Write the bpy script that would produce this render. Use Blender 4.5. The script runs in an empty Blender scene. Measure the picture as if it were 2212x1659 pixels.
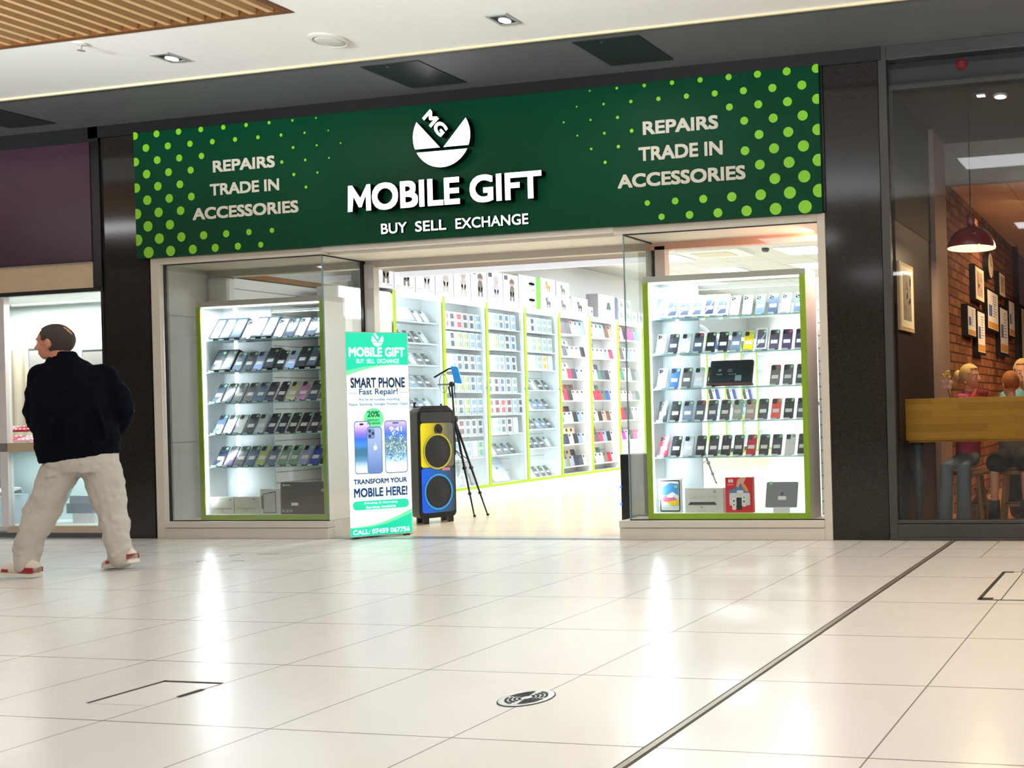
import bpy, math, random
from mathutils import Vector, Matrix, Euler
random.seed(7)
sc = bpy.context.scene
COL = sc.collection
PI = math.pi
# ------------------------------------------------------------------ camera
cam = bpy.data.objects.new('camera', bpy.data.cameras.new('camera'))
COL.objects.link(cam)
def aim(yaw, pitch, roll):
    f = Vector((math.sin(yaw)*math.cos(pitch), math.cos(yaw)*math.cos(pitch), math.sin(pitch)))
    r0 = Vector((math.cos(yaw), -math.sin(yaw), 0)); u0 = r0.cross(f)
    r = r0*math.cos(roll)+u0*math.sin(roll); u = u0*math.cos(roll)-r0*math.sin(roll)
    return Matrix(((r.x, u.x, -f.x), (r.y, u.y, -f.y), (r.z, u.z, -f.z)))
cam.matrix_world = Matrix.Translation((5.512, -6.649, 1.0)) @ aim(math.radians(-11.142), math.radians(-.006), math.radians(-1.522)).to_4x4()
cam.data.sensor_width = 36; cam.data.lens = 2041.69/2212*36
cam.data.shift_x = -1011.2/2212; cam.data.shift_y = 36.75/2212
cam.data.clip_start = .1; cam.data.clip_end = 200
sc.camera = cam
# ------------------------------------------------------------------ light
w = bpy.data.worlds.new('mall_ambient'); sc.world = w; w.use_nodes = True  # even ambient fill from all around, no daylight opening built
w.node_tree.nodes['Background'].inputs[0].default_value = (.95, .97, 1, 1)
w.node_tree.nodes['Background'].inputs[1].default_value = .3
sc.view_settings.view_transform = 'Standard'; sc.view_settings.look = 'None'
sc.view_settings.exposure = 0.3; sc.view_settings.gamma = 1
sc.cycles.max_bounces = 7; sc.cycles.diffuse_bounces = 3; sc.cycles.glossy_bounces = 4
sc.cycles.transmission_bounces = 4; sc.cycles.transparent_max_bounces = 24
sc.cycles.caustics_reflective = False; sc.cycles.caustics_refractive = False
sc.cycles.sample_clamp_indirect = 6
def area(name, loc, to, sx, sy, power, col=(1, 1, 1), parent=None, spread=180):
    d = bpy.data.lights.new(name, 'AREA'); d.shape = 'RECTANGLE'; d.size = sx; d.size_y = sy
    d.energy = power; d.color = col; d.spread = math.radians(spread)
    o = bpy.data.objects.new(name, d); COL.objects.link(o); o.location = loc
    o.rotation_euler = (Vector(to)-Vector(loc)).to_track_quat('-Z', 'Y').to_euler()
    if parent: o.parent = parent; o.location = Vector(loc)-Vector(parent['_w'])
    return o
COOL = (.86, .95, 1); WARM = (1, .72, .42)
# mall ceiling lamps over the concourse (nearer than the frame shows) and added warm ones by the cafe
for y in (-3.4, -7.2, -11.5):
    for x in (-8, -4, 0, 4, 8):
        area('concourse_light', (x, y, 3.58), (x, y, 0), 1.2, .5, 24 if y < -5 else 15, (.94, .97, 1))
for x in (-9, -5.5, -2, 1.5, 5):                              # unseen uplights added over the middle of the mall to brighten the ceiling
    area('added_uplight', (x, -5.4, 2.55), (x, -3.3, 3.95), 2.4, .25, 80 if x < 0 else 60, (.9, .96, 1), None, 68)
for x in (6.4, 8.8):  # unseen, added to imitate the cafe's warm spill on the floor
    area('concourse_light', (x, -1.5, 3.58), (x, -1.5, 0), .5, .5, 75, (1, .7, .4))
area('bay_glow', (2.9, .3, 2.28), (2.3, .3, 1.9), .1, .3, 6, (1, .36, .22)); area('bay_glow', (2.99, .2, 2.3), (2.9, .2, .9), .04, .25, 14, (1, .66, .55))
# shop interior, panel by panel
PANELS = [(-1.25, 5.38), (.76, 5.38), (-1.0, 6.76), (.42, 6.76), (-.6, 2.1), (1.5, 2.1), (-.6, 3.7), (1.5, 3.7), (0, 8.5), (0, 10.2)]  # the later ones are unseen, added to light the interior
for x, y in PANELS:
    area('panel_light', (x, y, 3.05), (x, y, 0), .56, .56, 33, COOL)
# cafe
area('cafe_light', (5.2, 3.0, 2.85), (5.2, 3.0, 0), 1.2, 1.6, 45, (1, .66, .36))
area('cafe_light', (4.3, 2.6, 2.9), (3.6, 3.2, 1.6), .5, 1.5, 5, (1, .68, .38))
area('wall_wash', (4.0, 2.9, 2.75), (3.63, 2.9, 1.7), .25, 2.2, 13, (1, .62, .28), None, 95)
# jeweller's window
area('window_light', (-4.6, .2, 2.12), (-4.6, .3, 0), 1.8, .2, 34, (1, .96, .9))
area('window_light', (-4.6, .2, .74), (-4.6, .3, 0), 1.8, .15, 8, (.9, 1, 1))

# ------------------------------------------------------------------ materials
def hexc(h, a=1):
    h = h.lstrip('#'); r = [int(h[i:i+2], 16)/255 for i in (0, 2, 4)]
    return tuple((c/12.92 if c <= .04045 else ((c+.055)/1.055)**2.4) for c in r)+(a,)
_M = {}
def mat(h, rough=.5, metal=0, emit=0, coat=0, name=None, spec=.5):
    k = (h, rough, metal, emit, coat, spec)
    if k in _M: return _M[k]
    m = bpy.data.materials.new(name or 'mat_'+h.strip('#')); m.use_nodes = True
    b = m.node_tree.nodes['Principled BSDF']; c = hexc(h)
    b.inputs['Base Color'].default_value = c; b.inputs['Roughness'].default_value = rough
    b.inputs['Metallic'].default_value = metal; b.inputs['Coat Weight'].default_value = coat; b.inputs['Specular IOR Level'].default_value = spec
    if emit:
        b.inputs['Emission Color'].default_value = c; b.inputs['Emission Strength'].default_value = emit
    _M[k] = m; return m
class NT:
    def __init__(s, name, rough=.5):
        s.m = bpy.data.materials.new(name); s.m.use_nodes = True; s.t = s.m.node_tree
        s.b = s.t.nodes['Principled BSDF']; s.b.inputs['Roughness'].default_value = rough
        s.co = s.n('ShaderNodeTexCoord').outputs['Object']
    def n(s, typ, **kw):
        n = s.t.nodes.new(typ)
        for k, v in kw.items(): setattr(n, k, v)
        return n
    def link(s, a, b): s.t.links.new(a, b)
    def math(s, op, a, b=None):
        n = s.n('ShaderNodeMath', operation=op)
        for i, x in enumerate((a, b)):
            if x is None: continue
            if isinstance(x, (int, float)): n.inputs[i].default_value = x
            else: s.link(x, n.inputs[i])
        return n.outputs[0]
    def mixc(s, f, a, b):
        n = s.n('ShaderNodeMix', data_type='RGBA')
        for i, x in ((0, f), (6, a), (7, b)):
            if isinstance(x, (int, float, tuple)): n.inputs[i].default_value = x
            else: s.link(x, n.inputs[i])
        return n.outputs[2]
    def noise(s, scale, detail=3, vec=None, rough=.5):
        n = s.n('ShaderNodeTexNoise'); n.inputs['Scale'].default_value = scale; n.inputs['Detail'].default_value = detail
        n.inputs['Roughness'].default_value = rough
        s.link(vec or s.co, n.inputs['Vector']); return n.outputs['Fac']
    def mapv(s, sx, sy, sz, loc=(0, 0, 0)):
        n = s.n('ShaderNodeMapping'); n.inputs['Scale'].default_value = (sx, sy, sz); n.inputs['Location'].default_value = loc
        s.link(s.co, n.inputs['Vector']); return n.outputs[0]
    def ramp(s, f, *stops):
        n = s.n('ShaderNodeValToRGB'); e = n.color_ramp.elements
        while len(e) < len(stops): e.new(.5)
        for x, (p, c) in zip(e, stops): x.position = p; x.color = hexc(c)
        s.link(f, n.inputs[0]); return n.outputs[0]
    def color(s, c): s.link(c, s.b.inputs['Base Color'])
    def bump(s, h, strength=.3, dist=.01):
        n = s.n('ShaderNodeBump'); n.inputs['Strength'].default_value = strength; n.inputs['Distance'].default_value = dist
        s.link(h, n.inputs['Height']); s.link(n.outputs[0], s.b.inputs['Normal'])
def glass(name, tint=(1, 1, 1), refl=1.0, ior=1.45):
    m = bpy.data.materials.new(name); m.use_nodes = True; t = m.node_tree; t.nodes.clear()
    o = t.nodes.new('ShaderNodeOutputMaterial'); mx = t.nodes.new('ShaderNodeMixShader')
    a = t.nodes.new('ShaderNodeBsdfTransparent'); g = t.nodes.new('ShaderNodeBsdfGlossy'); fr = t.nodes.new('ShaderNodeFresnel')
    a.inputs[0].default_value = tint+(1,); g.inputs['Roughness'].default_value = .02; fr.inputs[0].default_value = ior
    mu = t.nodes.new('ShaderNodeMath'); mu.operation = 'MULTIPLY'; mu.inputs[1].default_value = refl
    t.links.new(fr.outputs[0], mu.inputs[0]); t.links.new(mu.outputs[0], mx.inputs[0])
    t.links.new(a.outputs[0], mx.inputs[1]); t.links.new(g.outputs[0], mx.inputs[2]); t.links.new(mx.outputs[0], o.inputs[0])
    return m
G_CLEAR = glass('shop_glass', (.97, .99, .98), .4)
G_CAFE = glass('cafe_glass', (.93, .93, .93), .8)
G_BLUE = glass('door_glass', (.95, .985, 1), .3)
G_ACR = glass('acrylic', (.93, .97, 1), .9)
G_SHELF = glass('shelf_glass', (.9, .98, 1), .8)
GLASS_EDGE = mat('#9fd8dc', .2, 0, 0)
WHITE = mat('#eef0f0', .45); WALLW = mat('#e6e7e4', .6); FRAME = mat('#cfc8ba', .45); LIME = mat('#9fbf26', .45)
BLACK = mat('#0b0b0d', .4); DARK = mat('#202226', .5); STICK = mat('#f4f4f2', .6); ALU = mat('#c9ced2', .3, .8)
BADGE = mat('#8fdc9a', .5); LEDW = mat('#ffffff', .5, 0, 3.0); LEDS = mat('#f4fbff', .5, 0, 3.0)
# mall floor: large tiles, thin joints, half size in the row by the shopfronts
t = NT('mall_floor_tiles', .17)
sx = t.n('ShaderNodeSeparateXYZ'); t.link(t.co, sx.inputs[0]); X, Y = sx.outputs[0], sx.outputs[1]
def joint(c, off, pitch, wid):
    a = t.math('DIVIDE', t.math('SUBTRACT', c, off), pitch)
    a = t.math('ABSOLUTE', t.math('SUBTRACT', a, t.math('ROUND', a)))
    return t.math('LESS_THAN', a, wid/pitch)
near = t.math('GREATER_THAN', Y, -.727)
big = t.math('MAXIMUM', joint(X, 3.985, .674, .003), joint(Y, -4.771, .674, .003))
sml = t.math('MAXIMUM', joint(X, 3.985, .337, .0026), joint(Y, -4.771, .337, .0026))
j = t.math('MAXIMUM', big, t.math('MULTIPLY', sml, near))
n1 = t.noise(1.3, 4); n2 = t.noise(22, 3, t.mapv(1, .35, 1))
base = t.mixc(n1, hexc('#d6d3ce'), hexc('#e2dfdb')); base = t.mixc(t.math('MULTIPLY', n2, .25), base, hexc('#cdc9c2'))
t.color(t.mixc(t.math('MULTIPLY', j, .8), base, hexc('#5a4c40')))
t.link(t.math('ADD', .15, t.math('MULTIPLY', n2, .16)), t.b.inputs['Roughness'])
FLOOR = t.m
t = NT('shop_wood_floor', .22)
n2 = t.noise(6, 5, t.mapv(9, .7, 1)); v = t.n('ShaderNodeTexBrick'); t.link(t.mapv(1, 1, 1), v.inputs[0])
v.inputs['Scale'].default_value = 1; v.inputs['Brick Width'].default_value = 1.2; v.inputs['Row Height'].default_value = .13
v.inputs['Mortar Size'].default_value = .002
v.inputs['Color1'].default_value = hexc('#e0c6a2'); v.inputs['Color2'].default_value = hexc('#ead4b4'); v.inputs['Mortar'].default_value = hexc('#a98a62')
t.color(t.mixc(t.math('MULTIPLY', n2, .5), v.outputs['Color'], hexc('#f1e2ca'))); WOODFLOOR = t.m
t = NT('granite', .1); t.b.inputs['Specular IOR Level'].default_value = .3
v = t.n('ShaderNodeTexVoronoi'); v.inputs['Scale'].default_value = 380; t.link(t.co, v.inputs['Vector'])
n1 = t.noise(330, 2)
t.color(t.mixc(t.math('GREATER_THAN', t.math('ADD', n1, t.math('MULTIPLY', v.outputs['Distance'], .1)), .56), hexc('#080807'), hexc('#3d3833')))
GRANITE = t.m
t = NT('timber_slat', .45)
n2 = t.noise(7, 6, t.mapv(14, 1, 14)); t.color(t.ramp(n2, (.3, '#5a3412'), (.55, '#70441a'), (.8, '#835424'))); TIMBER = t.m
t = NT('oak_board', .35)
n2 = t.noise(5, 6, t.mapv(1.4, 8, 22)); v = t.n('ShaderNodeTexBrick'); t.link(t.n('ShaderNodeVectorRotate').outputs[0], v.inputs[0])
vr = v.inputs[0].links[0].from_node; vr.rotation_type = 'X_AXIS'; vr.inputs['Angle'].default_value = PI/2; t.link(t.co, vr.inputs[0])
v.inputs['Scale'].default_value = 1; v.inputs['Brick Width'].default_value = .42; v.inputs['Row Height'].default_value = .052; v.inputs['Mortar Size'].default_value = .0008
v.inputs['Color1'].default_value = hexc('#c08a1e'); v.inputs['Color2'].default_value = hexc('#dda836'); v.inputs['Mortar'].default_value = hexc('#96660f')
t.color(t.mixc(t.math('MULTIPLY', n2, .55), v.outputs['Color'], hexc('#a8720f'))); OAK = t.m
t = NT('old_brick', .8)
vr = t.n('ShaderNodeVectorRotate', rotation_type='EULER_XYZ'); vr.inputs['Rotation'].default_value = (0, 0, PI/2); t.link(t.co, vr.inputs[0])
vr2 = t.n('ShaderNodeVectorRotate', rotation_type='X_AXIS'); vr2.inputs['Angle'].default_value = PI/2; t.link(vr.outputs[0], vr2.inputs[0])
v = t.n('ShaderNodeTexBrick'); t.link(vr2.outputs[0], v.inputs[0])
v.inputs['Scale'].default_value = 1; v.inputs['Brick Width'].default_value = .23; v.inputs['Row Height'].default_value = .085; v.inputs['Mortar Size'].default_value = .009
v.inputs['Mortar Smooth'].default_value = .4
v.inputs['Color1'].default_value = hexc('#7a3c1e'); v.inputs['Color2'].default_value = hexc('#b27a48'); v.inputs['Mortar'].default_value = hexc('#2c1b12')
n1 = t.noise(5, 5); t.color(t.mixc(t.math('MULTIPLY', n1, .8), v.outputs['Color'], hexc('#5a2a14')))
t.bump(t.math('SUBTRACT', t.math('MULTIPLY', n1, .6), v.outputs['Fac']), .9, .02); BRICK = t.m
t = NT('green_sign', .45); n1 = t.noise(2, 2); t.color(t.mixc(n1, hexc('#003c23'), hexc('#00452a'))); t.b.inputs['Specular IOR Level'].default_value = .12; GREEN = t.m
t = NT('purple_fascia', .3); n1 = t.noise(1.5, 2); t.color(t.mixc(n1, hexc('#3c2334'), hexc('#4a2b3e'))); PURPLE = t.m
t = NT('cream_laminate', .5); n1 = t.noise(8, 4, t.mapv(1, 1, 5)); t.color(t.mixc(n1, hexc('#cdb695'), hexc('#d9c5a6'))); CREAM = t.m
t = NT('ceiling_paint', .8); n1 = t.noise(30, 3); t.color(t.mixc(n1, hexc('#ecebe7'), hexc('#f1f0ed'))); CEIL = t.m
t = NT('soffit_paint', .55); n1 = t.noise(20, 3); t.color(t.mixc(n1, hexc('#5b5e60'), hexc('#646767'))); SOFFIT = t.m
def tilemat(name, a, b, p, q=None):
    t = NT(name, .7); q = q or p
    s = t.n('ShaderNodeSeparateXYZ'); t.link(t.co, s.inputs[0]); f = None
    for c, pp in ((s.outputs[0], p), (s.outputs[1], q)):
        d = t.math('DIVIDE', c, pp); d = t.math('ABSOLUTE', t.math('SUBTRACT', d, t.math('ROUND', d)))
        d = t.math('LESS_THAN', d, .006/pp); f = d if f is None else t.math('MAXIMUM', f, d)
    t.color(t.mixc(f, hexc(a), hexc(b))); return t.m
CTILE = tilemat('ceiling_tiles', '#cdcfcd', '#a5a9a7', .6, .6)
CAFET = tilemat('cafe_ceiling_tiles', '#e8cfa4', '#c9a878', .6)
def slatmat(name, a, b, p):
    t = NT(name, .5); s = t.n('ShaderNodeSeparateXYZ'); t.link(t.co, s.inputs[0])
    d = t.math('DIVIDE', s.outputs[2], p); d = t.math('ABSOLUTE', t.math('SUBTRACT', d, t.math('ROUND', d)))
    f = t.math('LESS_THAN', d, .005/p); t.color(t.mixc(f, hexc(a), hexc(b))); return t.m
SLAT = slatmat('slatwall', '#e9ebe8', '#8d9290', .1)
WBACK = slatmat('white_slatwall', '#edf1f2', '#a9b6bb', .145)

# ------------------------------------------------------------------ building tools
def frame(o, u, n):
    o, u, n = Vector(o), Vector(u).normalized(), Vector(n).normalized(); v = n.cross(u)
    if v.z < 0: v = -v
    return lambda a, b, c=0: o+u*a+v*b+n*c
class MB:
    def __init__(s, fr=None): s.v = []; s.f = []; s.m = []; s.fr = fr
    def add(s, pts, faces, mi=0):
        k = len(s.v); s.v += [tuple(s.fr(*p)) if s.fr else tuple(p) for p in pts]
        for f in faces: s.f.append([i+k for i in f]); s.m.append(mi)
        return s
    def box(s, x0, x1, y0, y1, z0, z1, mi=0):
        return s.add([(x, y, z) for x in (x0, x1) for y in (y0, y1) for z in (z0, z1)],
                     [(0, 1, 3, 2), (4, 6, 7, 5), (0, 4, 5, 1), (2, 3, 7, 6), (0, 2, 6, 4), (1, 5, 7, 3)], mi)
    def cbox(s, c, sz, mi=0):
        return s.box(c[0]-sz[0]/2, c[0]+sz[0]/2, c[1]-sz[1]/2, c[1]+sz[1]/2, c[2]-sz[2]/2, c[2]+sz[2]/2, mi)
    def prism(s, pts, n0, n1, mi=0, ms=None):            # outline in the first two axes, extruded along the third
        n = len(pts)
        s.add([(a, b, n0) for a, b in pts]+[(a, b, n1) for a, b in pts], [tuple(range(n))[::-1], tuple(range(n, 2*n))], mi)
        k = len(s.v)-2*n
        for i in range(n):
            j = (i+1) % n; s.f.append([k+i, k+j, k+n+j, k+n+i]); s.m.append(mi if ms is None else ms)
        return s
    def tube(s, path, r, n=10, mi=0, cap=True):
        P = [Vector(p) for p in path]; R = r if isinstance(r, (list, tuple)) else [r]*len(P)
        up = None; rings = []
        for i, p in enumerate(P):
            d = (P[min(i+1, len(P)-1)]-P[max(i-1, 0)]).normalized()
            if up is None: up = Vector((0, 0, 1)) if abs(d.z) < .9 else Vector((1, 0, 0))
            a = d.cross(up).normalized(); b = a.cross(d).normalized(); up = b
            rings.append([p+(a*math.cos(q)+b*math.sin(q))*R[i] for q in [2*PI*k/n for k in range(n)]])
        return s.loft(rings, mi, cap)
    def loft(s, rings, mi=0, cap=True):
        n = len(rings[0]); pts = [tuple(p) for r in rings for p in r]; fs = []
        for i in range(len(rings)-1):
            for k in range(n):
                l = (k+1) % n; fs.append((i*n+k, i*n+l, (i+1)*n+l, (i+1)*n+k))
        if cap: fs += [tuple(range(n))[::-1], tuple(range((len(rings)-1)*n, len(rings)*n))]
        return s.add(pts, fs, mi)
    def ell(s, secs, mi=0, n=20):                         # sections: centre, half width vector, half depth vector
        return s.loft([[Vector(c)+Vector(a)*math.cos(q)+Vector(b)*math.sin(q) for q in [2*PI*k/n for k in range(n)]] for c, a, b in secs], mi)
    def lathe(s, prof, c=(0, 0, 0), n=24, mi=0, cap=True):
        return s.loft([[(c[0]+r*math.cos(2*PI*k/n), c[1]+r*math.sin(2*PI*k/n), c[2]+z) for k in range(n)] for r, z in prof], mi, cap)
    def ball(s, c, r, n=14, mi=0):
        r = (r, r, r) if isinstance(r, (int, float)) else r; m = n//2
        return s.loft([[(c[0]+r[0]*math.sin(PI*i/m)*math.cos(2*PI*k/n), c[1]+r[1]*math.sin(PI*i/m)*math.sin(2*PI*k/n), c[2]+r[2]*math.cos(PI*i/m)) for k in range(n)]
                       for i in [.05]+list(range(1, m))+[m-.05]], mi)
    def disc(s, c, r, n0, n1, n=24, mi=0, ms=None, ry=None):
        return s.prism([(c[0]+r*math.cos(2*PI*k/n), c[1]+(ry or r)*math.sin(2*PI*k/n)) for k in range(n)], n0, n1, mi, ms)
    def mesh(s, name, mats, off=(0, 0, 0), smooth=False):
        m = bpy.data.meshes.new(name); m.from_pydata([(a-off[0], b-off[1], c-off[2]) for a, b, c in s.v], [], s.f)
        for x in mats if isinstance(mats, (list, tuple)) else [mats]: m.materials.append(x)
        m.polygons.foreach_set('material_index', s.m)
        if smooth: m.polygons.foreach_set('use_smooth', [True]*len(m.polygons))
        m.validate(); m.update()
        import bmesh
        b = bmesh.new(); b.from_mesh(m); bmesh.ops.recalc_face_normals(b, faces=b.faces); b.to_mesh(m); b.free()
        return m
    def build(s, name, mats, parent=None, smooth=False, bevel=0, remesh=0, soft=4, folds=None):
        if parent is not None: o0 = Vector(parent['_w'])
        else:
            xs, ys, zs = zip(*s.v); o0 = Vector(((min(xs)+max(xs))/2, (min(ys)+max(ys))/2, min(zs)))
            if name.split('.')[0] in ORIGIN0: o0 = Vector()
        o = bpy.data.objects.new(name, s.mesh(name, mats, o0, smooth)); COL.objects.link(o); o['_w'] = tuple(o0)
        if parent is not None: o.parent = parent
        else: o.location = o0
        if bevel:
            b = o.modifiers.new('bevel', 'BEVEL'); b.width = bevel; b.segments = 2; b.limit_method = 'ANGLE'
        if remesh:
            r = o.modifiers.new('remesh', 'REMESH'); r.mode = 'VOXEL'; r.voxel_size = remesh; r.use_smooth_shade = True
            k = o.modifiers.new('smooth', 'SMOOTH'); k.iterations = soft; k.factor = .5
            if folds:
                tx = bpy.data.textures.new('folds', 'CLOUDS'); tx.noise_scale = folds[1]; tx.noise_depth = 2
                d = o.modifiers.new('folds', 'DISPLACE'); d.texture = tx; d.strength = folds[0]; d.mid_level = .5; d.texture_coords = 'LOCAL'
        return o
ORIGIN0 = {'floor', 'floor_shop', 'floor_cafe', 'ceiling', 'ceiling_soffit', 'ceiling_shop', 'ceiling_cafe', 'wall_left', 'wall_window_bay', 'wall_cafe', 'wall_brick', 'table_apron'}
def tag(o, label, cat, group=None, kind=None):
    if label: o['label'] = label
    if cat: o['category'] = cat
    if group: o['group'] = group
    if kind: o['kind'] = kind
    return o
def thing(name, loc, label, cat, group=None):
    o = bpy.data.objects.new(name, None); COL.objects.link(o); o.location = loc; o['_w'] = tuple(loc); o.empty_display_size = .1
    return tag(o, label, cat, group)
def struct(name, mb, mats, **k): return tag(mb.build(name, mats, **k), None, None, None, 'structure')
def copy_thing(o, loc, rot=None):
    c = o.copy(); COL.objects.link(c); c.location = loc
    if rot is not None: c.rotation_euler = rot
    for ch in o.children:
        d = ch.copy(); COL.objects.link(d); d.parent = c
        for g in ch.children:
            e = g.copy(); COL.objects.link(e); e.parent = d
    return c
def text(mb, body, u0, u1, v0, v1, n0, n1, bold=.0, mi=0, ms=None, space=1, lines=None):
    """lettering fitted into the rectangle u0..u1, v0..v1 of the builder's frame"""
    cu = bpy.data.curves.new('t', 'FONT'); cu.body = body; cu.size = 1; cu.extrude = .5; cu.resolution_u = 4
    cu.space_character = space; cu.align_x = 'CENTER'; cu.space_line = .9
    ob = bpy.data.objects.new('t', cu); COL.objects.link(ob); bpy.context.view_layer.update()
    me = bpy.data.meshes.new_from_object(ob.evaluated_get(bpy.context.evaluated_depsgraph_get()))
    xs = [v.co.x for v in me.vertices]; ys = [v.co.y for v in me.vertices]
    ax, bx, ay, by = min(xs), max(xs), min(ys), max(ys)
    pts = [(u0+(v.co.x-ax)/(bx-ax)*(u1-u0), v0+(v.co.y-ay)/(by-ay)*(v1-v0), n1 if v.co.z > 0 else n0) for v in me.vertices]
    e = bold*(v1-v0)/.7; eu = e*(u1-u0)/(bx-ax)/((v1-v0)/(by-ay))
    for lay, (a, b) in enumerate([(0, 0)] if not bold else [(-1, -1), (1, 1), (-1, 1), (1, -1), (0, 1), (0, -1), (-1, 0), (1, 0)]):
        k = len(mb.v)
        for q in pts:
            q = (u0+eu+(q[0]-u0)*(1-2*eu/(u1-u0))+a*eu, v0+e+(q[1]-v0)*(1-2*e/(v1-v0))+b*e, q[2]+.0003*lay*(q[2] == n1)); mb.v.append(tuple(mb.fr(*q)) if mb.fr else q)
        for p in me.polygons:
            mb.f.append([i+k for i in p.vertices]); mb.m.append(mi if (ms is None or p.normal.z > .9) else ms)
    bpy.data.objects.remove(ob); bpy.data.curves.remove(cu); bpy.data.meshes.remove(me)
    return mb
def rrect(u0, u1, v0, v1, r, n=4):
    o = []
    for cx, cy, a in ((u1-r, v1-r, 0), (u0+r, v1-r, 90), (u0+r, v0+r, 180), (u1-r, v0+r, 270)):
        o += [(cx+r*math.cos(math.radians(a+90*k/n)), cy+r*math.sin(math.radians(a+90*k/n))) for k in range(n+1)]
    return o
KX, KY = 1.0525, .5326                                # survey units to metres across and into the shop
def S(x, y, z): return Vector((x*KX, y*KY, z))
def WB(): return MB(S)
ORDN = 'first second third fourth fifth sixth seventh eighth ninth tenth eleventh twelfth thirteenth fourteenth'.split()

# ================================================================== SETTING
struct('floor', WB().box(-30, 30, -32, .04, -.1, 0), FLOOR)
struct('floor_shop', WB().box(-2.9, 2.9, .02, 21.5, -.1, 0), WOODFLOOR)
struct('floor_jeweller', WB().box(-9, -3.41, .02, 3, -.1, 0), mat('#c9ccd2', .3))
struct('floor_cafe', WB().box(3.36, 9, .02, 12, -.1, 0), mat('#b07a3c', .35))
struct('trim_1', WB().box(3.777, 3.797, -16, .0, 0, .003).box(3.768, 3.777, -16, 0, 0, .0015, 1).box(3.797, 3.806, -16, 0, 0, .0015, 1), [mat('#a49a88', .35, .6), mat('#3a342e', .6)])
struct('trim_2', WB().box(-1.26, 1.27, .0, .2, 0, .006), mat('#b9bcc0', .3, .8))
# mall ceiling: pale plaster with a slatted timber bay, dark soffit over the shopfronts
struct('ceiling', WB().box(-30, 30, -2.93, -1.46, 3.6, 3.75).box(.11, 30, -32, -2.93, 3.6, 3.75).box(-30, .11, -32, -16, 3.6, 3.75).box(-30, -11, -16, -2.93, 3.6, 3.75), CEIL)
struct('wall_opposite', WB().box(-30, 30, -32.3, -32, 0, 3.75), mat('#3b3936', .6))
struct('trim_40', WB().box(-30, 30, -32, -31.9, 2.6, 3.5).box(-22, -14, -32, -31.95, .1, 2.4, 1).box(-8, 2, -32, -31.95, .1, 2.4, 1).box(9, 20, -32, -31.95, .1, 2.4, 1), [mat('#2a2c33', .4), mat('#8f8a80', .3)])
struct('trim_3', WB().box(-11, 13, -1.475, -1.445, 3.585, 3.63), mat('#e6d6b0', .5))
struct('ceiling_soffit', WB().box(-11, 13, -1.46, .9, 3.6, 3.75), SOFFIT)
b = WB().box(-11, .11, -16, -2.93, 3.74, 3.78)
struct('ceiling_timber_bay', b, mat('#5c3a18', .7))
g = thing('timber_slat_panel', (-5, -2.95, 3.6), 'slatted timber ceiling panel at the top left of the white ceiling', 'ceiling panel')
WB().box(-11, .11, -2.99, -2.93, 3.595, 3.68).box(.05, .11, -16, -2.99, 3.595, 3.68).build('edge_frame', TIMBER, g)
for i in range(60):
    x = -.03-i*.1265
    WB().box(x-.02, x+.02, -13.9, -2.99, 3.6, 3.68).build('slat', mat('#cfa878', .5), g)
WB().box(-11, .05, -16, -2.99, 3.66, 3.72).build('backing_board', mat('#38200d', .6), g)
# black band and granite piers
struct('trim_4', WB().box(-3.5, 3.36, -.06, .9, 3.5, 3.6), mat('#08080a', .5))
struct('wall_pier_left', WB().box(-3.4, -2.935, -.02, .9, 0, 3.5), GRANITE)
struct('wall_pier_right', WB().box(2.922, 3.329, -.02, .9, 0, 3.5), GRANITE)
struct('trim_5', WB().box(-3.49, -3.4, -.05, .3, 2.2, 3.5).box(2.897, 2.93, -.05, .05, 2.43, 3.5), mat('#0c0c0e', .35))
struct('trim_6', WB().box(-2.935, -2.915, -.01, .5, 0, 2.42), mat('#101010', .5))
# shopfront frame
F = WB()
F.box(-2.915, -2.83, -.03, .12, 0, 2.42).box(2.86, 2.918, -.03, .12, 0, 2.42)                # jambs
F.box(-2.83, -1.25, -.03, .1, 2.36, 2.42).box(1.28, 2.86, -.03, .1, 2.36, 2.42)              # heads over both windows
F.box(-2.83, -1.26, -.03, .10, .0, .09).box(1.27, 2.86, -.03, .10, 0, .09)
F.box(-2.83, -1.26, -.045, .10, .093, .148).box(1.27, 2.86, -.045, .10, .093, .148)
struct('trim_7', F, FRAME, bevel=.004)
struct('floor_window_deck', WB().box(-2.83, -1.263, .1, .8, 0, .146).box(1.352, 2.86, .1, .8, 0, .146).box(1.27, 1.352, .1, .5, 0, .146), mat('#ddd6c8', .5))
struct('ceiling_entrance', WB().box(-2.9, 2.9, .1, .77, 2.36, 2.44).box(-1.25, 1.28, -.03, .1, 2.385, 2.44), mat('#efe9df', .6))
struct('trim_8', WB().box(-2.83, 1.3, .77, .9, 2.3, 2.44).box(1.3, 2.86, .77, .9, 2.3, 2.44, 2).box(-1.2, 1.3, .9, 1.3, 2.3, 2.33, 1), [mat('#cfc9bd', .5), mat('#8d7a6a', .5), mat('#e9b9a4', .5)])  # right header's salmon puts the reddish glow into its colour
struct('trim_9', WB().box(-1.17, 1.3, 1.3, 1.34, 2.25, 2.33), mat('#e8ecf2', .4, 0, .6))
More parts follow.
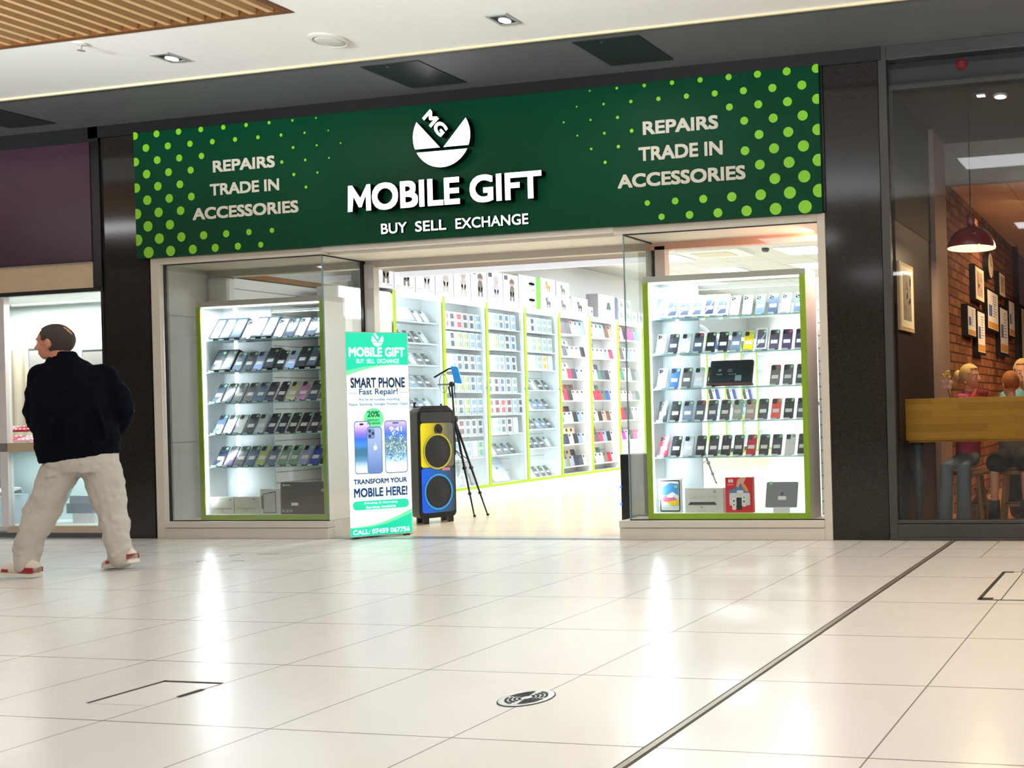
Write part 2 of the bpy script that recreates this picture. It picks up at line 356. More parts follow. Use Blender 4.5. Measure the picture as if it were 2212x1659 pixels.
# glazing: front panes, returns into the entrance
def pane(n, x0, x1, y0, y1, z0, z1, m=G_CLEAR):
    return struct('window_%d' % n, WB().box(x0, x1, y0, y1, z0, z1), m)
pane(1, -2.79, -1.268, -.004, .006, .15, 2.36)
pane(2, 1.356, 2.87, -.004, .006, .15, 2.36)
pane(3, -1.268, -1.258, -.004, .74, .15, 2.36)
pane(4, 1.347, 1.357, -.004, .86, .15, 2.36)
struct('trim_10', WB().box(-2.8, -1.26, -.008, .008, 2.352, 2.362).box(1.35, 2.87, -.008, .008, 2.352, 2.362).box(-2.8, -2.785, -.01, .02, .148, 2.36)
       .box(-2.8, -1.26, -.008, .008, .148, .156).box(1.35, 2.87, -.008, .008, .148, .156).box(-1.268, -1.258, .0, .74, 2.35, 2.362).box(1.347, 1.357, 0, .86, 2.35, 2.362), mat('#15171c', .4))
struct('trim_11', WB().box(-1.27, -1.262, -.005, .008, .15, 2.352).box(1.348, 1.356, -.005, .008, .15, 2.352), mat('#7f979b', .2))
struct('trim_12', WB().box(-1.275, -1.25, .72, .79, 0, 2.36, 1).box(-1.25, -1.16, .75, .86, 0, 2.33).box(1.3, 1.345, .77, .9, 1.9, 2.3).box(1.347, 1.375, .86, .9, 1.7, 2.35, 1).box(1.376, 1.46, .77, .9, .15, 2.33, 2), [mat('#d3d2ca', .45), mat('#0a0a0c', .3), mat('#e4cfc6', .5)])
# window bay walls
struct('wall_window_bay', WB().box(-2.9, -2.83, .1, .9, .146, 2.36, 0), mat('#dad9d4', .55))
struct('trim_13', WB().box(-2.829, -2.826, .1, .72, 1.93, 1.936).box(-2.829, -2.826, .1, .72, .82, .826), mat('#b4b2ac', .5))
struct('trim_14', WB().box(-2.83, -2.62, .73, .9, .146, 2.3), mat('#d8d8d2', .4), bevel=.03)
struct('wall_slat_right', WB().box(2.7, 2.87, .72, .78, .146, 2.0), SLAT)
# shop shell
struct('wall_left', WB().box(-2.76, -2.64, .9, 3.52, 0, 2.3), SLAT)
struct('wall_left_upper', WB().box(-2.8, -2.72, .9, 21.5, 2.3, 3.1).box(-2.8, -2.7, 3.5, 21.5, 0, 2.34), WALLW)
struct('trim_15', WB().box(-2.72, -2.66, .9, 3.0, 2.31, 2.36), mat('#9a6a34', .6))
struct('wall_back', WB().box(-2.8, 3, 21.4, 21.5, 0, 3.1), WALLW)
struct('wall_right', WB().box(2.87, 2.95, .8, 21.5, 0, 3.1), WALLW)
struct('wall_front_upper', WB().box(-2.9, 2.95, .8, .95, 2.44, 3.5), WALLW)
struct('ceiling_shop', WB().box(-2.8, 2.95, .9, 21.5, 3.1, 3.2), CTILE)
for i, (x, y) in enumerate(PANELS):
    o = MB().box(x-.3, x+.3, y-.3, y+.3, 3.085, 3.1, 0).box(x-.285, x+.285, y-.285, y+.285, 3.082, 3.086, 1).build('ceiling_light_panel', [mat('#f4f4f4', .5), LEDW])
    lab = ['bright square ceiling panel above the near left of the back shelves', 'bright ceiling panel at the top right of the right shop window',
           'bright ceiling panel just above the middle of the right display cabinet', 'bright ceiling panel just above the right end of the right display cabinet']
    tag(o, lab[i] if i < 4 else 'bright square light panel added unseen in the white shop ceiling', 'ceiling light', None if i < 4 else 'unseen light panels added in the shop')
g = thing('ceiling_air_conditioner', (-.37, 5.17, 3.1), 'square white air conditioning cassette set in the shop ceiling', 'air conditioner')
MB().box(-.8, .07, 4.83, 5.4, 3.06, 3.1).build('cover', mat('#f0efec', .5), g)
MB().box(-.65, -.12, 4.95, 5.28, 3.052, 3.06).build('grille', mat('#cdc9b8', .6), g)
tag(MB().lathe([(.05, 0), (.05, -.03), (.03, -.05), (.001, -.052)], (.35, 5.11, 3.1)).build('security_camera', mat('#4a4d52', .4)), 'small grey dome camera on the shop ceiling between light panels', 'camera')

# ---------------------------------------------------------------- mall ceiling fittings
def downlight(x, y, label, rim='#b9bcb6'):
    g = thing('ceiling_downlight', (x, y, 3.6), label, 'downlight')
    MB().box(x-.079, x+.079, y-.079, y-.06, 3.59, 3.6).box(x-.079, x+.079, y+.06, y+.079, 3.59, 3.6).box(x-.079, x-.06, y-.06, y+.06, 3.59, 3.6).box(x+.06, x+.079, y-.06, y+.06, 3.59, 3.6).build('rim', mat(rim, .4, .5), g)
    MB().box(x-.06, x+.06, y-.06, y+.06, 3.594, 3.599).build('recess', mat('#07070a', .5), g)
    MB().disc((x, y+.012), .038, 3.588, 3.594, 20).build('lamp', LEDW, g)
    area('downlight_beam', (x, y, 3.57), (x, y-.1, 0), .08, .08, 7, (1, .95, .88), g)
downlight(-1.379, -1.15, 'square recessed downlight left of the round ceiling speaker')
downlight(1.295, -1.134, 'square recessed downlight above the middle of the shop sign')
g = thing('ceiling_speaker', (-.058, -1.134, 3.6), 'round white ceiling speaker between the two square downlights', 'speaker')
MB().lathe([(.122, 0), (.122, -.012), (.1, -.02), (.099, -.014)], (-.058, -1.134, 3.6), 40).build('rim', mat('#d9d6cd', .5), g, smooth=False)
MB().lathe([(.099, -.012), (.07, -.022), (.001, -.024)], (-.058, -1.134, 3.6), 40).build('grille', mat('#d2d0ca', .7), g, smooth=True)
g = thing('fire_sprinkler', (-1.684, -1.497, 3.6), 'small white fire sprinkler under the ceiling beside the timber slats', 'sprinkler')
MB().lathe([(.04, 0), (.035, -.008), (.012, -.012)], (-1.684, -1.497, 3.6)).build('rose', mat('#e4e0d4', .4), g)
MB().tube([(-1.684, -1.497, 3.59), (-1.684, -1.497, 3.555)], .006).lathe([(.022, -.045), (.022, -.05)], (-1.684, -1.497, 3.6)).build('head', mat('#c9c5b8', .3, .5), g)
for i, (x0, x1, lab) in enumerate(((-.27, .2, 'dark square access hatch in the soffit above the shop logo'), (1.406, 1.89, 'dark square access hatch in the soffit above the right sign lettering'),
                                   (-4.08, -3.6, 'dark square access hatch in the soffit above the purple fascia'))):
    g = thing('ceiling_hatch', ((x0+x1)/2*KX, -.43, 3.6), lab, 'hatch')
    y0, y1 = ((-1.215, -.305), (-1.26, -.36), (-1.14, -.39))[i]
    WB().box(x0, x1, y0, y1, 3.593, 3.6).build('door', mat('#2a2e30', .35), g)
    MB().disc((((x0+x1)/2-.05)*KX, y0*KY+.04), .008, 3.59, 3.593, 10).build('lock', mat('#8a8f92', .3, .8), g)
# floor fittings
def floor_hatch(x0, x1, y0, y1, lab, gap):
    g = thing('floor_hatch', S((x0+x1)/2, (y0+y1)/2, 0), lab, 'floor hatch')
    WB().box(x0, x1, y0, y1, 0, .002).build('tiled_cover', mat('#dddad5', .25), g)
    m = WB()
    for q in gap: m.box(*q, .0015, .003)
    m.build('gap', mat('#2b2622', .7), g)
floor_hatch(1.6, 1.86, -7.41, -6.91, 'small square floor hatch in the tiles at the lower left, dark gap on two sides', [(1.598, 1.615, -7.41, -6.9), (1.6, 1.86, -6.93, -6.9), (1.852, 1.872, -7.22, -7.05)])
floor_hatch(4.335, 4.62, -3.74, -2.3, 'narrow floor hatch in the tiles at the right edge, thin brown outline', [(4.325, 4.345, -3.74, -2.3), (4.335, 4.62, -3.75, -3.74), (4.335, 4.4, -3.74, -3.66), (4.335, 4.62, -2.31, -2.3), (4.335, 4.39, -2.36, -2.3), (4.438, 4.443, -3.74, -2.3)])
floor_hatch(-1.24, -.92, -2.1, -1.48, 'faint floor hatch in the tiles before the left shop window', [(-1.245, -1.235, -2.1, -1.95), (-1.245, -1.235, -1.65, -1.48), (-1.1, -.92, -1.487, -1.478), (-1.0, -.9, -2.02, -2.01)])
g = thing('floor_drain', (3.286, -3.712, 0), 'round chrome floor drain with curved slots in the foreground tiles', 'drain')
MB().lathe([(.09, 0), (.09, .003), (.078, .004), (.077, .003), (.001, .003)], (3.286, -3.712, 0), 40).build('plate', mat('#e9ecee', .25, .5), g)
MB().lathe([(.094, 0), (.094, .0015), (.09, .0015)], (3.286, -3.712, 0), 40, cap=False).build('rim', mat('#1c1a1a', .5), g)
for q in range(4):
    m = MB()
    for r in (.02, .034, .048, .062):
        a0 = q*PI/2+.12+.1*(q % 2); a1 = a0+PI/2-.3
        P = [(3.286+k*math.cos(a0+(a1-a0)*i/8), -3.712+k*math.sin(a0+(a1-a0)*i/8)) for k, rr in ((r, range(9)), (r+.008, range(8, -1, -1))) for i in rr]
        m.prism(P, .0035, .0045)
    m.build('slot', mat('#17161a', .6), g)

# ---------------------------------------------------------------- SHOP SIGN
sg = thing('shop_sign', (-.04, -.053, 2.42), 'long green shop fascia sign with white lettering and lime dots', 'sign')
SF = lambda a, b, c=0: Vector((a*KX, -.0533-c*KY, b))
WB().box(-3.005, 2.915, -.1, -.0, 2.42, 3.5).build('panel', GREEN, sg, bevel=.004)
LG = mat('#86d21e', .45); SAND = mat('#d9d4c4', .5)
dots = {0: list(range(9)), 1: list(range(9)), 2: [0, 1, 2, 3, 7, 8, 9], 3: [0, 1, 2, 6, 7, 8], 4: [0, 1, 2, 7, 8], 5: [0, 1, 2, 7], 6: [0, 1, 2], 7: [0, 1], 8: list(range(7)), 9: list(range(6))}
m = MB(SF)
for r, cs in dots.items():
    for c in cs:
        dx = (c+(.5 if r % 2 else 0))*.2195; z = 3.475-r*.1122
        rad = (.033+.0185*r/9)*max(.2, 1-.095*(c+(.5 if r % 2 else 0)))
        for sgn in (-1, 1):
            x = -.045+sgn*(2.945-dx)
            pts = [(min(2.914, max(-3.004, x+rad*math.cos(2*PI*k/28))), z+rad*math.sin(2*PI*k/28)) for k in range(28)]
            m.prism(pts, 0, .0015)
tag(m.build('lime_dots', LG, sg), 'lime green dot pattern', None)
def sign_text(s, u0, u1, v0, v1, name, bold=.03):
    o = text(MB(SF), s, u0, u1, v0, v1, 0, .006, bold).build(name, SAND, sg); o['label'] = 'pale "%s" lettering' % s
sign_text('REPAIRS', -2.22, -1.627, 3.1, 3.2, 'lettering'); sign_text('TRADE IN', -2.255, -1.59, 2.906, 3.005, 'lettering'); sign_text('ACCESSORIES', -2.43, -1.417, 2.71, 2.812, 'lettering')
sign_text('REPAIRS', 1.564, 2.153, 3.096, 3.2, 'lettering'); sign_text('TRADE IN', 1.525, 2.183, 2.899, 3.006, 'lettering'); sign_text('ACCESSORIES', 1.352, 2.351, 2.702, 2.808, 'lettering')
LITW = mat('#ffffff', .5, 0, 1.6); SIDE = mat('#050608', .4)
M_ = [(0, 0), (.042, 0), (.054, .115), (.1, .03), (.125, .03), (.165, .12), (.166, 0), (.21, 0), (.208, .2), (.175, .2), (.115, .1), (.045, .2), (.008, .2)]
o = text(MB(SF).prism([(-.915+a, 2.668+b*1.06) for a, b in M_], 0, .1, 0, 1), 'OBILE', -.695, .074, 2.664, 2.884, .0, .1, .028, 0, 1).build('illuminated_lettering', [LITW, SIDE], sg); o['label'] = 'lit white raised "MOBILE" letters with black sides'
o = text(MB(SF), 'GIFT', .159, .765, 2.664, 2.882, .0, .1, .028, 0, 1).build('illuminated_lettering', [LITW, SIDE], sg); o['label'] = 'lit white raised "GIFT" letters with black sides'
for s, a, b in (('BUY', -.658, -.43), ('SELL', -.355, -.084), ('EXCHANGE', -.002, .617)):
    o = text(MB(SF), s, a, b, 2.479, 2.563, .0, .02, .012, 0, 1).build('illuminated_lettering', [LITW, SIDE], sg); o['label'] = 'lit white "%s" letters' % s
def arc(cx, cy, r, a0, a1, n=16): return [(cx+r*math.cos(math.radians(a0+(a1-a0)*i/n)), cy+r*math.sin(math.radians(a0+(a1-a0)*i/n))) for i in range(n+1)]
def logo(fr, cx, cz, R, n0, n1, mats, par, ms=1):
    m = MB(fr)
    z0 = cz-R*.36; a = math.degrees(math.asin((z0-cz)/R))
    m.prism(arc(cx, cz, R, 149, 180-a)+[(cx-R*.06, z0)], n0, n1, 0, ms)
    m.prism([(cx+R*.06, z0)]+arc(cx, cz, R, a, 31), n0, n1, 0, ms)
    zb = cz-R*.47; a = math.degrees(math.asin((zb-cz)/R))
    m.prism(arc(cx, cz, R, 180-a, 360+a), n0, n1, 0, ms)
    o = m.build('logo_emblem', mats, par); o['label'] = 'white split bowl emblem'
    b0 = MB(); text(b0, 'MG', -R*.46, R*.46, -R*.2, R*.2, n0, n1, .035, 0, ms)
    ang = math.radians(-47); ca, sa = math.cos(ang), math.sin(ang)
    ox, oz = cx-R*.2, cz+R*.42
    b0.v = [tuple(fr(ox+x*ca-y*sa, oz+x*sa+y*ca, n)) for x, y, n in b0.v]
    o = b0.build('logo_letters', mats, par); o['label'] = 'tilted white MG letters above the bowl emblem'
logo(SF, -.071, 3.215, .248, 0, .1, [LITW, SIDE], sg)

# ================================================================== STOCK
# every phone is a mesh with its camera, sticker and badge as children; front of the mesh faces -y
_B = {}
def base_mesh(key, f):
    if key not in _B: _B[key] = f()
    return _B[key]
def child(o, name, me, lab=None):
    c = bpy.data.objects.new(name, me); COL.objects.link(c); c.parent = o
    if lab: c['label'] = lab
    return c
def turned(pts_builder): return pts_builder
FB = lambda a, b, c=0: Vector((a, -c, b))            # local front frame
def phone_body(colr):
    m = MB(FB); m.prism(rrect(-.0375, .0375, 0, .155, .011, 3), -.008, 0, 0, 1)
    return m.mesh('phone_body', [mat(colr, .22), mat('#8b9096', .3, .6)])
def phone_cam():
    m = MB(FB); m.prism(rrect(-.033, .0, .115, .149, .008, 3), 0, .0022)
    for a, b in ((-.025, .141), (-.025, .124), (-.009, .132)): m.disc((a, b), .0065, .0022, .0036, 10, 1)
    return m.mesh('camera_island', [mat('#3a3f47', .3), mat('#0a0a0c', .15)])
def sticker(): return MB(FB).box(-.026, .026, .048, .075, .0002, .0012).mesh('price_sticker', STICK)
def badge(c): return lambda: MB(FB).disc((.024, .138), .011, .0002, .0014, 14).mesh('round_badge', mat(c, .5))
def box_body(colr, side, deep):
    m = MB(FB); m.box(-.044, .044, 0, .165, -deep, 0, 0)
    m.prism(rrect(-.034, .034, .012, .153, .009, 3), 0, .0008, 1)
    return m.mesh('phone_box', [mat(side, .4), mat(colr, .3)])
def make_phone(colr, label, loc, rot, boxed=None, group=None, cap=1, bad='#8fdc9a', cat='mobile phone'):
    if boxed: me = base_mesh(('b', colr, boxed), lambda: box_body(colr, *boxed)); nm = 'phone_box'
    else: me = base_mesh(('p', colr), lambda: phone_body(colr)); nm = 'mobile_phone'
    o = bpy.data.objects.new(nm, me); COL.objects.link(o); o.rotation_euler = rot
    o.location = Vector(loc)+Vector((0, 0, (boxed[1] if boxed else .009)*math.sin(-rot[0])))
    tag(o, label, 'phone box' if boxed else cat, group)
    if not boxed: child(o, 'camera_island', base_mesh('cam', phone_cam))
    elif boxed[0][1] in '9abcdef': child(o, 'light_streak', base_mesh('streak', lambda: MB(FB).prism([(-.033, .03), (-.033, .02), (.0, .06), (.03, .12), (.03, .128), (-.006, .07)], .0009, .0013).mesh('light_streak', mat('#b9d3ee', .4))))
    child(o, 'price_sticker', base_mesh('stk', sticker)); child(o, 'round_badge', base_mesh('bad'+bad, badge(bad)))
    return o
def stand_mesh(lean, dp):
    def f():
        m = MB()
        c, s = math.cos(lean), math.sin(lean)
        P = [(-.0, 0), (-.022, 0), (-.022, .016), (-.02, .016), (-.02, .003), (dp, .003), (dp+.13*s, .003+.13*c), (dp+.0025+.13*s, .003+.13*c), (dp+.0035, 0)]
        k = len(P); m.add([(x, y, z) for x in (-.034, .034) for y, z in P], [tuple(range(k)), tuple(range(k, 2*k))[::-1]]+[(i, (i+1) % k, k+(i+1) % k, k+i) for i in range(k)])
        return m.mesh('acrylic_stand', G_ACR)
    return base_mesh(('st', lean, dp), f)
def ticket(): return MB().box(-.026, .022, -.0235, -.0222, .001, .0135).mesh('price_ticket', STICK)
def make_stand(loc, lean, label, dp=.0135):
    o = bpy.data.objects.new('acrylic_stand', stand_mesh(lean, dp)); COL.objects.link(o); o.location = loc
    tag(o, label, 'display stand'); child(o, 'price_ticket', base_mesh('tick', ticket))
SH = ['top', 'second', 'third', 'fourth', 'fifth', 'sixth', 'seventh', 'eighth']
CN = {'#f1f3f5': 'white', '#e9f3f4': 'pale mint', '#d4dde6': 'silver', '#9fb4cc': 'pale blue', '#5d7594': 'slate blue', '#3d4c66': 'dark blue', '#4a5566': 'slate grey',
      '#20252c': 'black', '#16262a': 'dark green', '#20304c': 'navy', '#3c6fb4': 'bright blue', '#ecd92a': 'yellow', '#5d5468': 'purple grey', '#57406b': 'purple',
      '#67696c': 'grey', '#7d7a78': 'warm grey', '#9fb3a4': 'sage green', '#b79d8c': 'gold', '#f2553d': 'coral', '#c61533': 'red', '#d9cfa0': 'cream', '#cf8fb8': 'pink',
      '#a9b3dc': 'lilac', '#8fb39b': 'green', '#c4cf8e': 'lime grey', '#3a3f46': 'graphite', '#6b5a55': 'brown grey', '#7b8ea6': 'steel blue', '#3b55c4': 'royal blue', '#5a3c8c': 'violet'}
NC = {v: k for k, v in CN.items()}
def window_cabinet(x0, x1, side, rows, lean, shelves, xs):
    """display cabinet standing in a shop window: lime front edge, lit inside, glass shelves"""
    x0, x1, xs = x0*KX, x1*KX, (xs[0]*KX, xs[1]*KX)
    zb, zt, y0, y1 = .146, 2.03, .045, .25
    g = thing('display_cabinet', ((x0+x1)/2, (y0+y1)/2, zb), 'lit display cabinet of phones with lime edging in the %s shop window' % side, 'display cabinet')
    MB().box(x0, x0+.035, y0, y1, zb, 1.985).build('side_panel', mat('#f2f4f4', .4), g)
    MB().box(x1-.035, x1, y0, y1, zb, 1.985).build('side_panel', mat('#efe9e4', .4), g)
    MB().box(x0, x1, y0, y1, 1.985, zt).build('top_panel', mat('#c4beb6', .5), g)
    MB().box(x0+.035, x1-.035, y0, y1, zb, zb+.05).build('base_panel', mat('#f4f6f6', .4), g)
    MB().box(x0, x0+.045, y0-.008, y0, zb, 1.985).box(x1-.045, x1, y0-.008, y0, zb, 1.985).box(x0+.045, x1-.045, y0-.008, y0, zb, zb+.05).build('lime_edge', LIME, g)
    xm = x0+(.36 if side == 'right' else .55)
    MB().box(x0+.035, xm, y1-.012, y1-.001, zb+.05, 1.985).build('back_panel', mat('#e3edf0', .35), g)
    MB().box(xm, x1-.035, y1-.01, y1-.004, zb+.05, 1.985).build('back_glass', G_BLUE, g)
    MB().box(x0+.037, x0+.05, y0+.005, y0+.016, .2, 1.97).build('led_strip', LEDS, g)
    MB().box(x0+.05, x1-.05, y0+.004, y0+.012, 1.968, 1.982).build('led_strip', LEDS, g)
    area('cabinet_light', ((x0+x1)/2, y0+.004, 1.96), ((x0+x1)/2, y0+.12, 0), x1-x0-.15, .02, 12, COOL, g)
    area('cabinet_light', (x0+.06, y0+.004, 1.1), (x1, y0+.2, 1.1), .02, 1.6, 8, COOL, g)
    MB().box(x0+.17, x0+.187, y1-.024, y1-.013, zb+.05, 1.985).build('led_tube', LEDS, g)
    for z in shelves:
        s = MB().box(x0+.04, x1-.045, y0+.012, y1-.014, z-.008, z).build('glass_shelf', G_SHELF, g)
        MB().box(x0+.04, x1-.045, y0+.008, y0+.012, z-.008, z).build('shelf_edge', GLASS_EDGE, s)
    for r, (z, items) in enumerate(zip(shelves, rows)):
        n = len(items)
        for i, it in enumerate(items):
            if it is None: continue
            x = xs[0]+(xs[1]-xs[0])*i/(n-1); c, _, fl = it.partition('/')
            boxed = None; z2 = z+.003; bad = '#8fdc9a'
            if 'b' in fl: boxed = (('#eef1f4', '#e9edf0')[i % 2], .03)
            if 'd' in fl: boxed = ('#33404e', .045)
            if 'k' in fl: boxed = ('#14181c', .045)
            if 'r' in fl: bad = '#e5546a'
            if 'w' in fl: bad = '#f4f6f6'
            lab = '%s %s, %s from left on %s shelf of %s window cabinet' % (c, 'phone box' if boxed else 'phone', ORDN[i], SH[r], side)
            p = make_phone(NC[c], lab, (x, y0+.04, z2), (-lean, 0, random.uniform(-.03, .03)), boxed, None, 1, bad)
            k = 1.06 if side == 'right' else 1.2; p.scale = (k*.98, 1, k)
            make_stand((x, y0+.04, z+.0005), lean, 'clear acrylic stand with ticket, %s from left, %s shelf of %s window cabinet' % (ORDN[i], SH[r], side), boxed[1]/math.cos(lean)+.004 if boxed else .0135)
    return g
R_ROWS = [['dark blue/bw', 'dark blue/b', 'slate grey/br', 'slate grey/b', 'navy/bw', 'dark blue/bw', 'white', 'silver', 'slate blue', 'dark blue/w', 'pale mint', 'slate blue/w'],
          ['white', 'graphite', 'silver', 'slate grey/r', 'dark green', 'black', 'steel blue', 'yellow', 'purple grey/b', 'purple grey', 'purple/r', 'purple'],
          ['white', 'bright blue', 'grey', 'silver', 'slate grey', None, None, None, None, 'warm grey/r', 'grey', 'graphite'],
          ['black', 'dark green', 'steel blue', 'slate grey/r', 'navy', 'black', 'sage green', 'gold', 'graphite', 'coral', 'black', 'slate grey'],
          ['red', 'black', 'silver', 'black', 'graphite', 'black', 'dark green', 'red', 'black', 'graphite', 'white', 'black']]
L_ROWS = [['pale blue/d', 'pale blue/d', 'slate blue/d', 'white', 'pale blue/d', 'pale blue/d', 'pale blue', 'navy', 'pale blue', 'navy', 'pale blue/d'],
          ['graphite/k', 'grey/k', 'steel blue', 'graphite', 'lilac', 'graphite/k', 'black', 'lilac', 'black/k', 'slate grey/k', 'black'],
          ['slate grey', 'slate grey', 'grey', 'grey', 'slate blue', 'slate grey/r', 'black/w', 'cream', 'pink', 'slate grey/w', 'brown grey'],
          ['slate blue', 'white', 'white', 'graphite', 'silver', 'navy', 'navy', 'dark green', 'black', 'graphite', 'graphite'],
          ['navy', 'violet', 'graphite', 'slate blue', 'lime grey', 'steel blue', 'green', 'green', 'lilac', 'royal blue', 'navy']]
window_cabinet(1.475, 2.74, 'right', R_ROWS, .33, [1.70, 1.425, 1.157, .90, .627], (1.575, 2.665))
window_cabinet(-2.535, -1.3, 'left', L_ROWS, .48, [1.692, 1.421, 1.153, .882, .605], (-2.42, -1.388))
def gframe(x, y, z): return lambda a, b, c=0: Vector(((x+a)*KX, y*KY-c, z+b))
# till tablet on the third shelf
g = thing('tablet_terminal', (2.23, .1, 1.16), 'large black tablet terminal propped on the third shelf of the right window cabinet', 'tablet')
def tf(a, b, c=0): return Vector((2.058, .085, 1.18))+Vector((1.05, 0, 0))*a+Vector((0, .27, .9))*b+Vector((0, -.9, .27))*c
MB(tf).prism(rrect(0, .335, 0, .205, .012), -.02, 0).build('casing', mat('#111215', .6), g)
MB(tf).box(.018, .317, .02, .188, 0, .0015).build('screen', mat('#1c292e', .5, spec=.2), g)
MB(tf).box(-.005, .34, -.006, .008, -.03, .01).build('base_lip', mat('#5c2a22', .5), g)
m = MB(tf)
for a, b, ww, hh in ((.08, .12, .02, .02), (.08, .085, .045, .008), (.16, .125, .03, .006), (.16, .11, .04, .006), (.16, .085, .01, .01), (.182, .085, .01, .01), (.204, .085, .01, .01), (.23, .05, .05, .05)):
    m.box(a-ww/2, a+ww/2, b-hh/2, b+hh/2, .0015, .002)
m.build('screen_icons', mat('#6d8088', .3), g)
# goods on the cabinet floors
def carton(name, x0, x1, y0, y1, z0, z1, c, label, cat='box', side=None, fr=None):
    o = WB().box(x0, x1, y0, y1, z0, z1).build(name, [mat(c, .5)], None)
    return tag(o, label, cat)
o = carton('tablet_box', 1.545, 1.725, .13, .17, .197, .46, '#eef1f2', 'white tablet box with blue pink and yellow art in right window cabinet')
BF = gframe(1.555, .13, .2)
def pt(o, fr, name, c, f, rough=.4, lab=None, emit=0):
    m = MB(fr); f(m); q = m.build(name, mat(c, rough, 0, emit), o)
    if lab: q['label'] = lab
    return q
pt(o, BF, 'screen_border', '#232830', lambda m: m.prism(rrect(0, .16, .006, .25, .01), 0, .001))
pt(o, BF, 'screen_art', '#dfe9ee', lambda m: m.prism(rrect(.008, .152, .016, .24, .006), .001, .0014))
pt(o, BF, 'blue_shape', '#3f86c4', lambda m: m.prism([(.012, .14), (.03, .2), (.08, .23), (.148, .22), (.148, .13), (.1, .16), (.05, .13)], .0014, .0018))
pt(o, BF, 'pink_shape', '#d86a8e', lambda m: m.prism([(.01, .11), (.05, .135), (.11, .12), (.14, .1), (.09, .08), (.03, .085)], .0018, .0021))
pt(o, BF, 'yellow_shape', '#f2d21e', lambda m: m.prism([(.05, .08), (.1, .09), (.15, .1), (.15, .06), (.1, .05)], .0021, .0024))
pt(o, BF, 'price_sticker', '#f4f4f2', lambda m: m.box(.055, .105, .115, .135, .0024, .003))
pt(o, BF, 'round_badge', '#7fc489', lambda m: m.disc((.13, .2), .012, .0018, .0024))
o = carton('tablet_box', 1.755, 2.055, .13, .21, .197, .385, '#dedcd6', 'long white tablet box with a thin grey tablet printed on it in right window cabinet')
BF = gframe(1.755, .13, .197)
pt(o, BF, 'printed_tablet', '#4c4d52', lambda m: m.prism([(.022, .06), (.25, .06), (.235, .082), (.04, .082)], 0, .001))
pt(o, BF, 'product_lettering', '#c9c7c0', lambda m: text(m, 'Galaxy Tab', .03, .245, .105, .135, 0, .001))
pt(o, BF, 'round_badge', '#8fb39b', lambda m: m.disc((.235, .163), .011, 0, .0012))
pt(o, BF, 'small_print', '#b9b7b0', lambda m: m.box(.1, .16, .012, .016, 0, .001).box(.12, .14, .035, .05, 0, .001))
o = carton('game_console_box', 2.075, 2.285, .13, .2, .197, .465, '#d8232a', 'red game console box with a hand and tablet picture in right window cabinet')
BF = gframe(2.075, .13, .197)
pt(o, BF, 'picture_console', '#e9eaea', lambda m: m.prism(rrect(.03, .19, .055, .15, .012), 0, .001))
pt(o, BF, 'picture_dock', '#2a2d30', lambda m: m.box(.085, .125, .02, .115, .001, .0018))
pt(o, BF, 'picture_controller', '#f4f4f4', lambda m: m.prism(rrect(.05, .082, .02, .115, .012), .001, .002))
pt(o, BF, 'picture_controller', '#f4f4f4', lambda m: m.prism(rrect(.128, .16, .045, .14, .012), .001, .002))
pt(o, BF, 'picture_buttons', '#1d1f22', lambda m: m.disc((.066, .09), .007, .002, .0025, 10).disc((.066, .06), .005, .002, .0025, 10).disc((.144, .115), .005, .002, .0025, 10).disc((.144, .085), .007, .002, .0025, 10))
pt(o, BF, 'picture_screen', '#5a86b8', lambda m: m.prism([(.02, .16), (.15, .225), (.185, .155), (.185, .15), (.03, .15)], .0005, .0012))
pt(o, BF, 'picture_screen_corner', '#f2a03a', lambda m: m.prism([(.13, .2), (.15, .222), (.18, .17), (.165, .155)], .0012, .0018))
pt(o, BF, 'picture_hand', '#e2b59a', lambda m: m.prism([(.085, .2), (.095, .25), (.12, .268), (.165, .268), (.15, .24), (.135, .2), (.12, .225), (.1, .19)], .0014, .002))
pt(o, BF, 'emblem', '#f4f4f4', lambda m: m.prism(rrect(.025, .041, .228, .256, .007), 0, .001).prism(rrect(.045, .061, .228, .256, .007), 0, .001))
pt(o, BF, 'lettering', '#f4f4f4', lambda m: text(m, 'SWITCH', .018, .068, .208, .217, 0, .001))
pt(o, BF, 'price_sticker', '#f4f4f2', lambda m: m.box(.09, .14, .15, .17, .002, .0026))
g = thing('tablet', (2.63, .1, .197), 'bare grey tablet leaning on a white stand in right window cabinet', 'tablet')
def tf(a, b, c=0): return Vector((2.495, .09, .232))+Vector((1, 0, 0))*a+Vector((0, .22, .95))*b+Vector((0, -.95, .22))*c
MB(tf).prism(rrect(0, .255, 0, .2, .012), -.007, 0).build('back_shell', mat('#8b8d90', .35, .2), g)
MB(tf).disc((.13, .105), .013, 0, .0006).disc((.135, .121), .004, 0, .0006, 10).build('emblem', mat('#55575a', .3), g)
MB(tf).box(.1, .165, .06, .088, .0007, .0014).build('price_sticker', STICK, g)
MB(tf).disc((.035, .192), .013, 0, .001).build('round_badge', BADGE, g)
MB().prism([(2.57, .07), (2.7, .07), (2.68, .13), (2.59, .13)], .197, .235).build('stand', mat('#f0f1f1', .4), g)
BX = [(-2.47, -2.245, .395, 'small'), (-2.235, -2.0, .395, 'small')]
